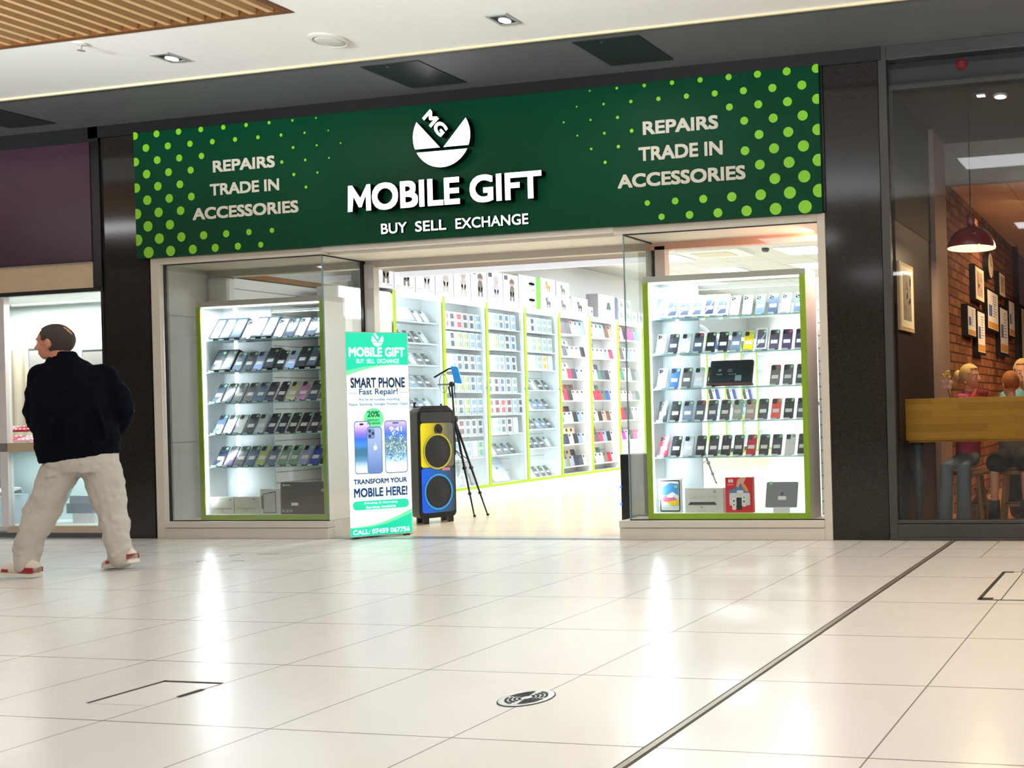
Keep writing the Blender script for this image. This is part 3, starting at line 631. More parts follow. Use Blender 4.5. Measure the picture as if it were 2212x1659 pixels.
for i, (a, b_, z1, _) in enumerate(BX):
    o = carton('laptop_box', a, b_, .13, .2, .197, .345, '#d7d6c8', 'white laptop box, %s of two on the floor of left window cabinet' % ('left' if i == 0 else 'right'))
    BF = gframe(a, .13, .197)
    pt(o, BF, 'printed_laptop', '#a3a398', lambda m: m.prism([(.02, .046), (.205, .046), (.195, .054), (.03, .054)], 0, .001))
    pt(o, BF, 'round_badge', '#a4a69c', lambda m: m.disc((.19, .125), .01, 0, .001))
    pt(o, BF, 'small_print', '#b4b4aa', lambda m: m.disc((.115, .035), .012, 0, .001).box(.09, .14, .015, .018, 0, .001))
o = carton('tablet_box', -1.985, -1.79, .13, .19, .197, .41, '#dfe0da', 'pale tablet box with a tall tablet picture in left window cabinet')
BF = gframe(-1.985, .13, .197)
pt(o, BF, 'picture_border', '#333c4a', lambda m: m.prism([(.03, .01), (.155, .01), (.15, .195), (.03, .175)], 0, .001))
pt(o, BF, 'picture_screen', '#c9ccd0', lambda m: m.prism([(.036, .016), (.149, .016), (.144, .187), (.036, .169)], .001, .0014))
pt(o, BF, 'picture_stripe', '#4c4a58', lambda m: m.box(.012, .026, .045, .16, 0, .001))
o = carton('game_console_box', -1.785, -1.34, .13, .24, .197, .465, '#2b2b27', 'large black game console box with small white stickers in left window cabinet')
BF = gframe(-1.785, .13, .197)
pt(o, BF, 'printed_scene', '#3d3a33', lambda m: m.prism([(.06, .02), (.43, .02), (.43, .16), (.2, .14), (.06, .1)], 0, .001))
pt(o, BF, 'emblem', '#c9ccc6', lambda m: m.disc((.03, .245), .01, 0, .001).box(.045, .09, .24, .25, 0, .001))
pt(o, BF, 'price_sticker', '#f4f4f2', lambda m: m.box(.1, .165, .072, .097, .001, .002))
pt(o, BF, 'rating_stickers', '#8f9498', lambda m: m.box(.01, .035, .015, .042, .001, .002).box(.045, .075, .015, .042, .001, .002).box(.083, .11, .015, .042, .001, .002))
pt(o, BF, 'star_mark', '#c4c9c4', lambda m: m.prism([(.4+.02*(1 if k % 2 else .4)*math.sin(k*PI/5), .2+.02*(1 if k % 2 else .4)*math.cos(k*PI/5)) for k in range(10)], .001, .0015))

# ---------------------------------------------------------------- wall cabinets down the left side of the shop
XF, P0, PITCH = -2.389, 1.869, .6855
def wall_cabinet(i, shelves, door, label, dep=.27):
    y0 = P0+PITCH*i; y1 = y0+PITCH; xb = XF-dep
    g = thing('wall_cabinet', (xb+dep/2, (y0+y1)/2, 0), label, 'wall cabinet')
    MB().box(xb, XF-.012, y0, y0+.018, .14, 2.31).box(xb, XF-.012, y1-.018, y1, .14, 2.31).build('side_panels', mat('#f3f6f6', .4), g)
    MB().box(xb, XF-.012, y0, y1, 2.29, 2.335).build('top_panel', mat('#f1f2f2', .45), g)
    MB().box(xb, XF-.005, y0, y1, 0, .135).build('plinth', mat('#efe4d6', .5), g)
    MB().box(xb, XF-.012, y0, y1, .135, .165).build('base_panel', mat('#f0f4f5', .4), g)
    MB().box(xb, xb+.012, y0, y1, .16, 2.31).build('back_panel', WBACK, g)
    MB().box(XF-.012, XF, y0-.006, y0+.034, .135, 2.33).box(XF-.012, XF, y0+.034, y1-.006, .135, .165).build('lime_edge', LIME, g)
    MB().box(XF-.012, XF-.002, y0+.034, y1-.006, 2.265, 2.33).build('led_pelmet', LEDW, g)
    area('cabinet_light', (XF-.03, y0+.05, 1.25), (XF-.12, y1, 1.25), .02, 2.0, 14 if door else 9, (.84, .95, 1) if door else (.95, .96, 1), g)
    for z in shelves:
        MB().box(xb+.012, XF-.03, y0+.018, y1-.018, z-.012, z).box(XF-.033, XF-.029, y0+.018, y1-.018, z-.014, z+.002, 1).build('shelf', [G_SHELF if door else mat('#f2f4f5', .3), mat('#f4fbfc', .4)], g)
    if door:
        d = MB().box(XF-.02, XF-.015, y0+.035, y1-.008, .165, 2.28).build('glass_door', G_BLUE, g)
        MB().box(XF-.014, XF-.002, y1-.045, y1-.033, .165, 2.28).build('door_edge', mat('#f2f6f7', .4), d)
        MB().ball((XF+.0, y1-.02, 1.31), .013, 10).build('lock', mat('#8d9a9d', .3, .7), d)
    return y0, y1
def pack_mesh(c1, c2, W=.09, Hh=.185):
    m = MB(FB).box(-W/2, W/2, 0, Hh, -.035, 0, 0)
    m.box(-W*.36, W*.18, Hh*.08, Hh*.42, 0, .001, 1).box(-W*.36, W*.18, Hh*.58, Hh*.9, 0, .001, 1)
    m.box(W*.2, W*.36, Hh*.1, Hh*.42, 0, .001, 2).box(W*.2, W*.36, Hh*.6, Hh*.9, 0, .001, 2)
    return m.mesh('case_pack', [mat('#f3f7f8', .4), mat(c1, .4), mat(c2, .4)])
def case_mesh(c, W=.098, Hh=.19):
    m = MB(FB).prism(rrect(-W/2, W/2, 0, Hh, .012, 3), -.012, 0, 0)
    m.prism(rrect(-W*.4, -W*.02, Hh*.72, Hh*.94, .008, 3), 0, .0012, 1)
    return m.mesh('phone_case', [mat(c, .4), mat('#2b2d33', .3)])
def place(me, name, label, cat, x, y, z, lean, grp):
    o = bpy.data.objects.new(name, me); COL.objects.link(o); o.location = (x, y, z); o.rotation_euler = (-lean, 0, PI/2)
    return tag(o, label, cat, grp)
BAYN = ['first', 'second', 'third', 'fourth', 'fifth', 'sixth', 'seventh', 'eighth', 'ninth', 'tenth', 'eleventh', 'twelfth', 'thirteenth', 'last']
PACK = {'red': ('#e2606a', '#c43a48'), 'charcoal': ('#4b535e', '#d98a90'), 'grey': ('#6d7a86', '#aab8c2'), 'pale green': ('#a9c4bd', '#8aa5a8'), 'blue': ('#4f7fae', '#c3d3e2'), 'navy': ('#38495f', '#b9c7d4'),
        'lime': ('#cfdf7a', '#8b9aa8'), 'pale blue': ('#a8c4de', '#8fb0cf'), 'lilac': ('#a9aed2', '#d3c9d9'), 'yellow': ('#f3b917', '#f5d36a'), 'white': ('#e3eef0', '#cfe0e2'), 'maroon': ('#8c4a52', '#5d4a55'), 'mint': ('#6fc9a0', '#d5efe4')}
CASE = {'red': '#e0203c', 'dark red': '#8e1c30', 'crimson': '#d23a55', 'pink': '#f2a5b4', 'salmon': '#f4938a', 'magenta': '#e52fa0', 'purple': '#9a3ab4', 'black': '#24272d', 'charcoal': '#464b53', 'grey': '#8b9099',
        'silver': '#c9ced6', 'white': '#eeeaf0', 'cream': '#e5d9bd', 'blush': '#ecc6c0', 'blue': '#2f4f9e', 'sky blue': '#8cc3ec', 'steel blue': '#8296b4', 'green': '#3f6b58', 'mint': '#5fcfa4', 'brown': '#6b4a40',
        'tan': '#a58f7c', 'orange': '#f06a3a', 'lilac': '#c8b3dc', 'navy': '#252f48', 'olive': '#6d6f5c', 'yellow': '#d8cf86'}
def packs(i, r, z, cols, y0, n=None, off=.2, pitch=.192):
    for k, c in enumerate(cols.split(',')):
        if not c: continue
        place(base_mesh(('pk', c), lambda: pack_mesh(*PACK[c])), 'case_pack', '%s phone case pack, %s along %s shelf of %s wall cabinet' % (c, ORDN[k], SH[r], BAYN[i]), 'case pack', XF-.05, y0+(off+pitch*k)*KY, z+.005, .06, None)
def phones(i, r, z, cols, y0, off=.2, pitch=.2, lean=.6):
    for k, c in enumerate(cols.split(',')):
        bx = c.endswith('+'); c = c.rstrip('+')
        o = make_phone(NC[c], '%s %s, %s along %s shelf of %s wall cabinet' % (c, 'phone box' if bx else 'phone', ORDN[k], SH[r], BAYN[i]), (XF-.06, y0+(off+pitch*k)*KY, z+.003), (-lean, 0, PI/2), ('#f2f4f6', .03) if bx else None)
def cases(i, r, z, front, back, y0, off=.18, pitch=.188):
    for tier, cols, dx, dz, h in (('front', front, 0, 0, 1), ('back', back, .055, .03, 1)):
        for k, c in enumerate(cols.split(',')):
            if not c: continue
            o = place(base_mesh(('cs', c), lambda: case_mesh(CASE[c])), 'phone_case', '%s phone case, %s in %s row, %s shelf of %s wall cabinet' % (c, ORDN[k], tier, SH[r], BAYN[i]), 'phone case',
                      XF-.05-dx, y0+(off+pitch*k+(.05 if tier == 'back' else 0))*KY, z+.005+dz, .22, None)
            if tier == 'front' and back.strip(','): o.scale = (1, 1, .74)
SP = [1.985, 1.764, 1.507, 1.265, 1.0, .755, .5]
WL = lambda i, s: '%s, %s wall cabinet from the entrance' % (s, BAYN[i])
y0, _ = wall_cabinet(0, [2.02, 1.79, 1.552, 1.307, 1.06, .8, .55], True, WL(0, 'white lit cabinet of used phones'))
phones(0, 0, 2.02, 'white+,white+,white+,white,white', y0, .18)
phones(0, 1, 1.79, 'dark green,black,graphite,silver', y0, .35)
phones(0, 2, 1.552, 'steel blue,silver,grey,graphite', y0, .42)
phones(0, 3, 1.307, 'slate blue,steel blue,slate grey,graphite', y0, .42)
phones(0, 4, 1.06, 'silver,slate grey,steel blue,silver', y0, .42)
y0, _ = wall_cabinet(1, SP, True, WL(1, 'white lit cabinet of case packs above white earphones'))
for r, c in enumerate(('red,charcoal,red,charcoal,navy,pale blue', 'grey,navy,lime,lime,pale blue,pale blue', 'pale blue,pale blue,grey,navy,grey,pale blue', 'lime,pale blue,lime,lime,blue,pale blue',
                       'lime,lime,grey,lime,pale blue,pale blue', 'pale blue,grey,maroon,grey,navy,navy', 'white,pale blue,white,pale blue,white,mint')): packs(1, r, SP[r], c, y0)
SP3 = [2.03, 1.779, 1.521, 1.252, .994, .758, .5]
y0, _ = wall_cabinet(2, SP3, True, WL(2, 'white lit cabinet of case packs above a silver tablet'))
for r, c in enumerate(('pale green,pale green,grey,blue,pale blue', 'pale green,lime,pale green,navy,blue', 'pale blue,pale green,lilac,blue,navy', 'navy,charcoal,blue,grey,pale green', 'maroon,maroon,red,maroon,pale blue,navy', 'grey,pale green,grey,charcoal,white')):
    packs(2, r, SP3[r], c, y0, None, .22, .2)
phones(2, 6, .5, 'silver,graphite,slate grey,graphite', y0, .3, .22)
SP4 = [2.034, 1.784, 1.551, 1.29, 1.04, .791, .547]
y0, _ = wall_cabinet(3, SP4, True, WL(3, 'white lit cabinet with one yellow pack'))
packs(3, 0, 2.034, 'lilac,navy,pale green,pale green,pale green', y0, None, .22, .21); packs(3, 1, 1.784, 'grey,pale green,lime,pale green,pale green', y0, None, .22, .21)
packs(3, 2, 1.551, 'mint,white,pale green,yellow,white', y0, None, .22, .21)
phones(3, 3, 1.29, 'graphite,silver,black,graphite', y0, .25, .24); phones(3, 4, 1.04, 'sage green,slate blue,slate blue,graphite', y0, .3, .22)
phones(3, 5, .791, 'graphite,graphite,steel blue,slate blue,graphite', y0, .22, .2); phones(3, 6, .547, 'black,graphite,graphite,silver', y0, .3, .22); phones(3, 7, .17, 'silver,graphite,graphite,graphite', y0, .3, .22)
SP5 = [2.055, 1.755, 1.448, 1.153, .857, .562, .261]
y0, _ = wall_cabinet(4, SP5, False, WL(4, 'white open cabinet of bright phone cases'))
F5 = ['red,charcoal,charcoal,salmon,sky blue,sky blue', 'white,charcoal,grey,lilac,white,black', 'pink,white,red,navy,grey,white', 'lilac,red,black,cream,white,white', 'green,pink,silver,black,steel blue,silver', 'navy,navy,blush,black,steel blue,white', 'mint,olive,grey,navy,charcoal,cream']
B5 = [',,,,,', ',,silver,,,', 'mint,silver,silver,,,', ',crimson,brown,brown,,', 'red,dark red,black,,,', ',silver,yellow,blush,,', 'steel blue,olive,tan,black,,']
for r in range(7): cases(4, r, SP5[r], F5[r], B5[r], y0)
y0, _ = wall_cabinet(5, SP5, False, WL(5, 'white open cabinet of mixed phone cases'))
F6 = ['charcoal,white,sky blue,sky blue,brown,tan', 'orange,blush,blush,silver,steel blue,crimson', 'grey,white,green,charcoal,black,white', 'tan,red,red,green,blue,silver', 'charcoal,cream,black,salmon,brown,white', 'red,charcoal,crimson,steel blue,black,white', 'navy,silver,white,olive,red,lilac']
B6 = [',,,,,', 'silver,green,,,,', 'silver,blush,navy,,,', 'crimson,white,green,,,', 'navy,silver,,,,', 'steel blue,brown,,,,', 'brown,tan,green,,,']
for r in range(7): cases(5, r, SP5[r], F6[r], B6[r], y0)
y0, _ = wall_cabinet(6, SP5, False, WL(6, 'white open cabinet of pink and red cases'))
F7 = ['red,salmon,black,magenta,magenta,mint', 'orange,charcoal,silver,steel blue,white,white', 'olive,green,white,silver,charcoal,grey', 'purple,white,blush,pink,grey,green', 'blue,red,charcoal,navy,white,white', 'lilac,magenta,white,navy,magenta,pink']
for r in range(6): cases(6, r, SP5[r], F7[r], 'pink,charcoal,,,,' if r in (3, 5) else ',,,,,', y0)
for i in range(7, 14):                                        # seen over the glass shelves of the right window cabinet
    y0, _ = wall_cabinet(i, SP5, False, WL(i, 'white open cabinet deep in the shop'))
    if 9 <= i <= 12:
        for r, f in ((0, 'silver,charcoal,,blue,white'), (2, ['navy,silver,lilac,white', 'pink,steel blue,silver,white', 'white,red,silver,white', 'navy,blue,charcoal,white'][i-9]), (3, 'lilac,black,white,blue'), (4, ['pink,grey,green,silver', 'steel blue,sky blue,magenta,silver', 'white,silver,white,grey', 'blue,sky blue,navy,white'][i-9])):
            cases(i, r, SP5[r], f, ',,', y0, .25, .24)
# closed first cupboard
g = thing('wall_cupboard', (XF-.13, 1.54, 0), 'grey faced cupboard just inside the entrance before the lit cabinets', 'cupboard')
MB().box(XF-.27, XF-.02, 1.22, 1.86, .0, 2.3).build('body', mat('#dcdcd8', .5), g); MB().box(XF-.02, XF, 1.24, 1.84, .15, 1.98).build('door', mat('#d2d2cd', .5), g)
MB().box(XF-.02, XF-.005, 1.24, 1.85, 2.0, 2.28).build('lit_pelmet', LEDW, g)
# bottom goods
g = thing('tablet', (XF-.12, 3.54, .165), 'silver blue tablet leaning at the bottom of the third wall cabinet', 'tablet')
def tf(a, b, c=0): return Vector((XF-.06, 3.4, .178))+Vector((0, 1, 0))*a+Vector((-.5, 0, .866))*b+Vector((.866, 0, .5))*c
MB(tf).prism(rrect(0, .27, 0, .34, .015), -.01, 0).build('back_shell', mat('#b9c4d6', .35, .2), g); MB(tf).disc((.145, .18), .018, 0, .001).build('emblem', mat('#6b7482', .3), g)
for k, (y, z) in enumerate(((2.66, .165), (2.8, .165), (2.94, .165), (2.74, .28))):
    m = MB(); c = (XF-.13, y, z+.075); m.tube([Vector(c)+Vector((0, .06*math.cos(a), .07*math.sin(a))) for a in [PI*q/10 for q in range(11)]], .012)
    o = m.ball((c[0], c[1]-.06, c[2]-.02), (.03, .028, .05)).ball((c[0], c[1]+.06, c[2]-.02), (.03, .028, .05)).build('headphones', mat('#eceef2', .3), None, True)
    tag(o, 'white headphones at the bottom of the second wall cabinet, %s' % ['nearest of the lower three', 'middle of the lower three', 'farthest of the lower three', 'on top of the pile'][k], 'headphones')
# cartons on the cabinet tops
def dog(m, cx, zb, h, mi):
    s = h
    m.disc((cx, zb+s*.42), s*.13, .001, .0016, 16, mi, None, s*.26); m.disc((cx, zb+s*.8), s*.1, .001, .0016, 16, mi, None, s*.12)
    for q in (-1, 1): m.prism([(cx+q*s*.13, zb), (cx+q*s*.05, zb), (cx+q*s*.04, zb+s*.35), (cx+q*s*.12, zb+s*.4)], .001, .0016, mi).disc((cx+q*s*.1, zb+s*.78), s*.035, .0016, .002, 10, mi, None, s*.09)
def bulldog(m, cx, zb, s, mi):
    m.prism([(cx-s*.3, zb+s*.45), (cx-s*.12, zb+s*.62), (cx+s*.28, zb+s*.55), (cx+s*.3, zb+s*.3), (cx-s*.1, zb+s*.28)], .001, .0016, mi)
    m.disc((cx-s*.2, zb+s*.68), s*.14, .0012, .0018, 14, mi)
    for q in (-.3, -.14): m.prism([(cx+s*q, zb+s*.74), (cx+s*(q+.1), zb+s*.76), (cx+s*(q+.03), zb+s*1.0)], .0012, .0018, mi)
    for q in (-.2, -.08, .14, .24): m.prism([(cx+s*q, zb), (cx+s*(q+.07), zb), (cx+s*(q+.07), zb+s*.4), (cx+s*q, zb+s*.4)], .001, .0016, mi)
def top_box(y0, y1, z0, z1, name, label, art, side='#e3e0e8', cat='box'):
    y0, y1 = y0*KY, y1*KY
    o = MB().box(XF-.22, XF-.03, y0, y1, z0, z1).build(name, mat('#d3d0da', .5)); tag(o, label, cat)
    fr = frame((XF-.03, y0, z0), (0, 1, 0), (1, 0, 0)); W, Hh = y1-y0, z1-z0
    def f(m):
        if art[0] == 'dog': dog(m, W*.58, Hh*.14, Hh*.78, 0)
        if art[0] == 'bull': bulldog(m, W*.5, Hh*.18, min(W, Hh)*.7, 0)
        if art[0] == 'spk': m.prism(rrect(W*.58, W*.9, Hh*.38, Hh*.66, .04), .001, .002)
        if art[0] == 'lamp': m.prism([(W*.42, Hh*.35), (W*.66, Hh*.35), (W*.6, Hh*.68), (W*.48, Hh*.68)], .001, .002)
    pt(o, fr, 'printed_picture', art[1], f, .5)
    if art[0] == 'dog' and len(art) > 2: pt(o, fr, 'printed_collar', '#e58f7a', lambda m: m.box(W*.5, W*.66, Hh*.63, Hh*.7, .0018, .0024))
    pt(o, fr, 'small_print', '#bdb9c4', lambda m: m.box(W*.1, W*.3, Hh*.1, Hh*.13, .0, .001).box(W*.1, W*.24, Hh*.06, Hh*.08, 0, .001).box(W*.62, W*.92, Hh*.08, Hh*.12, 0, .001))
    return o, fr
DY = [3.13, 3.6, 4.14, 4.67, 5.19, 5.7, 6.21, 6.73, 7.26]
DC = [('dark', '#6a625a'), ('dark', '#6b6765'), ('white', '#b6b4c0'), ('white', '#b9b4b0'), ('white', '#b9b5b2'), ('dark', '#6b6766'), ('white', '#b4b6c4'), ('dark', '#625f5c')]
for k in range(8):
    o, fr = top_box(DY[k]+.006, DY[k+1]-.006, 2.337, 2.72, 'dog_speaker_box', 'tall box printed with a sitting %s dog, %s along the cabinet tops' % (DC[k][0], ORDN[k]), ('dog', DC[k][1], 1))
    if k >= 5: pt(o, fr, 'black_corner_mark', '#1e2420', lambda m: m.box(.025, .08, .31, .36, 0, .002))
for z0, z1, n in ((2.337, 2.54, 'lower'), (2.542, 2.745, 'upper')):
    o, fr = top_box(7.27, 7.9, z0, z1, 'speaker_box', '%s of two stacked speaker boxes with bright lime ends on the cabinets' % n, ('spk', '#8a8c90'))
    MB().box(XF-.22, XF-.028, 4.208, 4.287, z0, z1).build('lime_end', mat('#6cc816', .5), o); pt(o, fr, 'red_mark', '#e08c8c', lambda m: m.box(.25, .32, .02, .035, 0, .002))
top_box(8.06, 8.63, 2.337, 2.55, 'bulldog_speaker_box', 'lower box with a dark bulldog, beside the lime ended boxes', ('bull', '#6d6c70')); top_box(8.64, 9.25, 2.337, 2.545, 'bulldog_speaker_box', 'lower box with a grey bulldog, middle of the bottom row', ('bull', '#77726c'))
top_box(8.06, 8.63, 2.552, 2.755, 'bulldog_speaker_box', 'upper box printed with an orange bulldog', ('bull', '#f0a050')); top_box(8.66, 9.2, 2.547, 2.745, 'bulldog_speaker_box', 'upper box with a grey bulldog and dark rim, right of the orange one', ('bull', '#7b7873'))
top_box(9.27, 9.97, 2.337, 2.57, 'bulldog_speaker_box', 'box with a brown bulldog, last of the bottom row before the small watch box', ('bull', '#5d5552'))
o = MB().box(XF-.3, XF-.23, 5.06, 5.2, 2.337, 2.62).build('orange_toy_box', mat('#ee6a35', .5)); tag(o, 'orange box top showing behind the brown bulldog box', 'box')
top_box(9.99, 10.2, 2.337, 2.47, 'watch_box', 'small white watch box between bulldog box and grey device box', ('spk', '#3c3f44'))
o, fr = top_box(10.44, 11.33, 2.337, 2.68, 'device_box', 'large grey device box with a lamp shaped picture and white card', ('lamp', '#4d5d58')); o.data.materials[0] = mat('#b4b2bb', .5)
pt(o, fr, 'white_card', '#f2f2f2', lambda m: m.box(.15, .38, .02, .13, .002, .004)); pt(o, fr, 'picture_strip', '#5b6b84', lambda m: m.box(.415, .47, .01, .33, .001, .002))
for k in range(6):
    y = 11.42+.3*(k % 3 if k < 3 else k-1); z = 2.337 if k % 2 or k > 3 else 2.5
    z0 = 2.337 if k in (0, 2, 4, 5) else 2.5
    yy = [11.4, 11.4, 11.72, 11.72, 12.05, 12.4][k]
    top_box(yy, yy+.29, z0, z0+.16, 'gadget_box', 'small pale green box, %s in the cluster past the grey device box' % ['bottom left', 'upper left', 'bottom second', 'upper second', 'third along the bottom', 'last along the bottom'][k], ('bull', '#8da58c')).__class__

# ================================================================== STANDING GOODS
# lightbox
LA = Vector((-1.073, -.056, 0)); LD = Vector((.7458, .6662, 0)); LN = Vector((.6662, -.7458, 0))
LF = lambda a, b, c=0: LA+LD*a*.697+Vector((0, 0, b))+LN*c
lb = thing('lightbox_sign', (-.95, .14, 0), 'tall illuminated green and white repair sign standing in the shop entrance', 'sign')
MB(LF).box(0, .632, .012, 1.705, -.125, -.002).build('casing', mat('#a89a8c', .5), lb, bevel=.003)
for q in (.03, .53): MB(LF).box(q, q+.07, 0, .012, -.11, -.02).build('foot', BLACK, lb)
EM = .6
def lp(name, c, f, lab=None, e=EM): return pt(lb, LF, name, c, f, .4, lab, e)
lp('lit_panel', '#eef5f5', lambda m: m.box(.004, .628, .02, 1.7, -.002, .001))
def curve(u0, v0, u1, v1, bow, n=12): return [(u0+(u1-u0)*k/n, v0+(v1-v0)*(k/n)+bow*math.sin(PI*k/n)) for k in range(n+1)]
lp('header_band', '#14c79f', lambda m: m.prism([(.005, 1.699), (.005, 1.385)]+curve(.005, 1.385, .627, 1.43, .024)+[(.627, 1.699)], .0012, .002))
lp('header_swoosh', '#6fe0a0', lambda m: m.prism(curve(.005, 1.345, .627, 1.43, .03)+curve(.005, 1.387, .627, 1.432, .024)[::-1], .0011, .0016))
logo(LF, .322, 1.645, .06, .002, .003, [mat('#f4fffc', .4, 0, EM)]*2, lb, 0)
def lt(s, u0, u1, v0, v1, c, bold=.01, n=.002):
    lp('lettering', c, lambda m: text(m, s, u0, u1, v0, v1, n, n+.001, bold), 'printed "%s" lettering' % s)
lt('MOBILE GIFT', .033, .595, 1.5, 1.578, '#f4fffc', .03); lt('BUY  SELL  EXCHANGE', .106, .535, 1.446, 1.482, '#dffaf0', .01)
NV = '#062a47'
lt('SMART PHONE', .043, .59, 1.242, 1.328, NV, .028); lt('Fast Repair!', .125, .514, 1.172, 1.236, '#1c4a6c', .012)
lp('rule_line', '#5f9aa8', lambda m: m.box(.02, .11, 1.198, 1.202, .001, .002)); lp('rule_line', '#5f9aa8', lambda m: m.box(.53, .618, 1.198, 1.202, .001, .002))
lt('We fix all models, including', .114, .531, 1.13, 1.158, '#4d7f9c', .01); lt('Apple, Samsung, Google, Huawei, Oppo', .018, .618, 1.09, 1.12, '#4d7f9c', .01)
lp('discount_disc', '#67d894', lambda m: m.disc((.262, .985), .1, .001, .0015, 40, ry=.09))
lt('20%', .2, .325, 1.0, 1.05, '#04683f', .025); lt('DISCOUNT', .2, .322, .966, .982, '#0d7a4c', .03); lt('ON REPAIRS', .195, .33, .94, .956, '#0d7a4c', .03)
def art_phone(u0, u1, v0, v1, cols, n, edge='#5a6f96'):
    lp('printed_phone', edge, lambda m: m.prism(rrect(u0, u1, v0, v1, .03, 6), n, n+.0006))
    t = NT('print_gradient', .4); sp = t.n('ShaderNodeSeparateXYZ'); t.link(t.co, sp.inputs[0])
    c = t.ramp(t.math('DIVIDE', t.math('SUBTRACT', sp.outputs[2], v0), v1-v0), *[((i+.5)/len(cols), c) for i, c in enumerate(cols)])
    t.color(c); t.link(c, t.b.inputs['Emission Color']); t.b.inputs['Emission Strength'].default_value = EM
    MB(LF).prism(rrect(u0+.007, u1-.007, v0+.008, v1-.008, .026, 6), n+.0006, n+.001).build('printed_screen', t.m, lb)
art_phone(.065, .225, .532, .97, ['#e3edf6', '#bcd6ee', '#5f93bd', '#3d7494', '#3a6f90', '#3f86d8', '#2f6be0', '#7c6fe0', '#b9a0ea', '#dccdf2'], .0013)
art_phone(.19, .343, .53, .92, ['#5f7fb8', '#6f8dc4', '#7d99cc', '#8aa4d2', '#93abd6', '#9bb2da'], .0026, '#54699c')
lp('printed_camera', '#6d83b4', lambda m: m.prism(rrect(.2, .27, .82, .905, .015), .004, .0044))
lp('printed_lenses', '#2c3854', lambda m: m.disc((.22, .885), .014, .0044, .0048).disc((.22, .843), .014, .0044, .0048).disc((.252, .864), .014, .0044, .0048))
lp('printed_emblem', '#dfe6f4', lambda m: m.disc((.272, .745), .018, .0038, .0042, 16, ry=.02).disc((.278, .772), .006, .0038, .0042, 10))
lp('printed_camera_slot', '#141a2c', lambda m: m.prism(rrect(.12, .16, .935, .95, .007), .0025, .003))
art_phone(.367, .597, .528, .968, ['#eef6fa', '#dfeef6', '#a9d0ea', '#6fa3c4', '#6c93a8', '#6f93a0', '#5f86b0', '#3f73dc', '#7f84ea', '#c0b0ec'], .0013)
random.seed(3)
def twigs(m):
    for k in range(120):
        a, r = random.uniform(0, 2*PI), .1*math.sqrt(random.random()); u, v = .482+r*math.cos(a), .74+r*1.25*math.sin(a); q = random.uniform(0, PI)
        m.prism([(u, v), (u+.018*math.cos(q), v+.018*math.sin(q)), (u+.012*math.cos(q+.7), v+.012*math.sin(q+.7))], .0026, .003)
lp('printed_twigs', '#405f6c', twigs); random.seed(5); lp('printed_twigs', '#cfe3e6', twigs); lt('9:41', .42, .545, .875, .915, '#f0f4ff', .01, .003)
lp('printed_camera_slot', '#4a5578', lambda m: m.prism(rrect(.45, .515, .94, .953, .006), .0025, .003))
lt('TRANSFORM YOUR', .048, .585, .448, .49, '#0c3a63', .03); lt('MOBILE HERE!', .049, .587, .34, .417, '#0c3a63', .03)
lp('green_pill', '#1fc79d', lambda m: m.prism(rrect(.034, .598, .236, .31, .036, 6), .001, .002))
lt('Printing & Scanning', .15, .48, .277, .299, '#e6fff8', .01); lt('Services Available', .165, .465, .245, .267, '#e6fff8', .01)
lp('footer_swoosh', '#6fe0a0', lambda m: m.prism([(.005, .03)]+curve(.005, .095, .627, .225, -.035)[0:]+[(.627, .03)], .001, .0016))
lp('footer_band', '#14c79f', lambda m: m.prism([(.005, .021)]+curve(.005, .09, .627, .19, -.035)+[(.627, .021)], .0016, .0022))
lt('CALL: 07459 067756', .03, .6, .035, .075, '#f4fffc', .02, .0024)
# big party speaker
SA = Vector((-1.217, .851, 0)); SD = Vector((math.cos(1.04), math.sin(1.04), 0)); SN = Vector((SD.y, -SD.x, 0))
PF = lambda a, b, c=0: SA+SD*a*.72+Vector((0, 0, b))+SN*c*.75
ps = thing('party_speaker', SA+SD*.16-SN*.13, 'large black party speaker glowing yellow above and blue below, beside the lit sign', 'speaker')
MB(PF).prism(rrect(0, .44, .05, 1.06, .05), -.34, -.02).build('cabinet', mat('#101114', .35), ps, bevel=.012)
MB(PF).prism([(.03, 1.06), (.41, 1.06), (.37, 1.09), (.07, 1.09)], -.3, -.06).build('control_panel', mat('#2a2c30', .3), ps)
MB(PF).tube([(.06, 1.05, -.3), (.06, 1.12, -.3), (.08, 1.12, -.3)], .012).tube([(.38, 1.05, -.3), (.38, 1.11, -.3)], .012).build('handle_posts', BLACK, ps)
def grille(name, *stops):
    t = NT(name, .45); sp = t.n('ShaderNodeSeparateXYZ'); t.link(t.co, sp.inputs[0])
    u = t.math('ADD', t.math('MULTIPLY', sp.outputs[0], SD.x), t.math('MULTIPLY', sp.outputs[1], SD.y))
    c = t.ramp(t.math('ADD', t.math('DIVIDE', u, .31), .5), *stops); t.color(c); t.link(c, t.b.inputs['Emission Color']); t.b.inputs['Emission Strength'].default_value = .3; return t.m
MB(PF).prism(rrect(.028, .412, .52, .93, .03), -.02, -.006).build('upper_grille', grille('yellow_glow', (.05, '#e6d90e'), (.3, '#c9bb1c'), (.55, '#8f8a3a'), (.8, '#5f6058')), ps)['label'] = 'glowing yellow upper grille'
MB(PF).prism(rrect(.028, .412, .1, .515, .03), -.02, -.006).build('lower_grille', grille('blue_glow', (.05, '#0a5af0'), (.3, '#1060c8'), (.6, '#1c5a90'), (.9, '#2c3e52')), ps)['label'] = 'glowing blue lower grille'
MB(PF).prism(rrect(.028, .412, .935, 1.03, .03), -.02, -.008).build('top_trim', mat('#3a3d40', .4), ps)
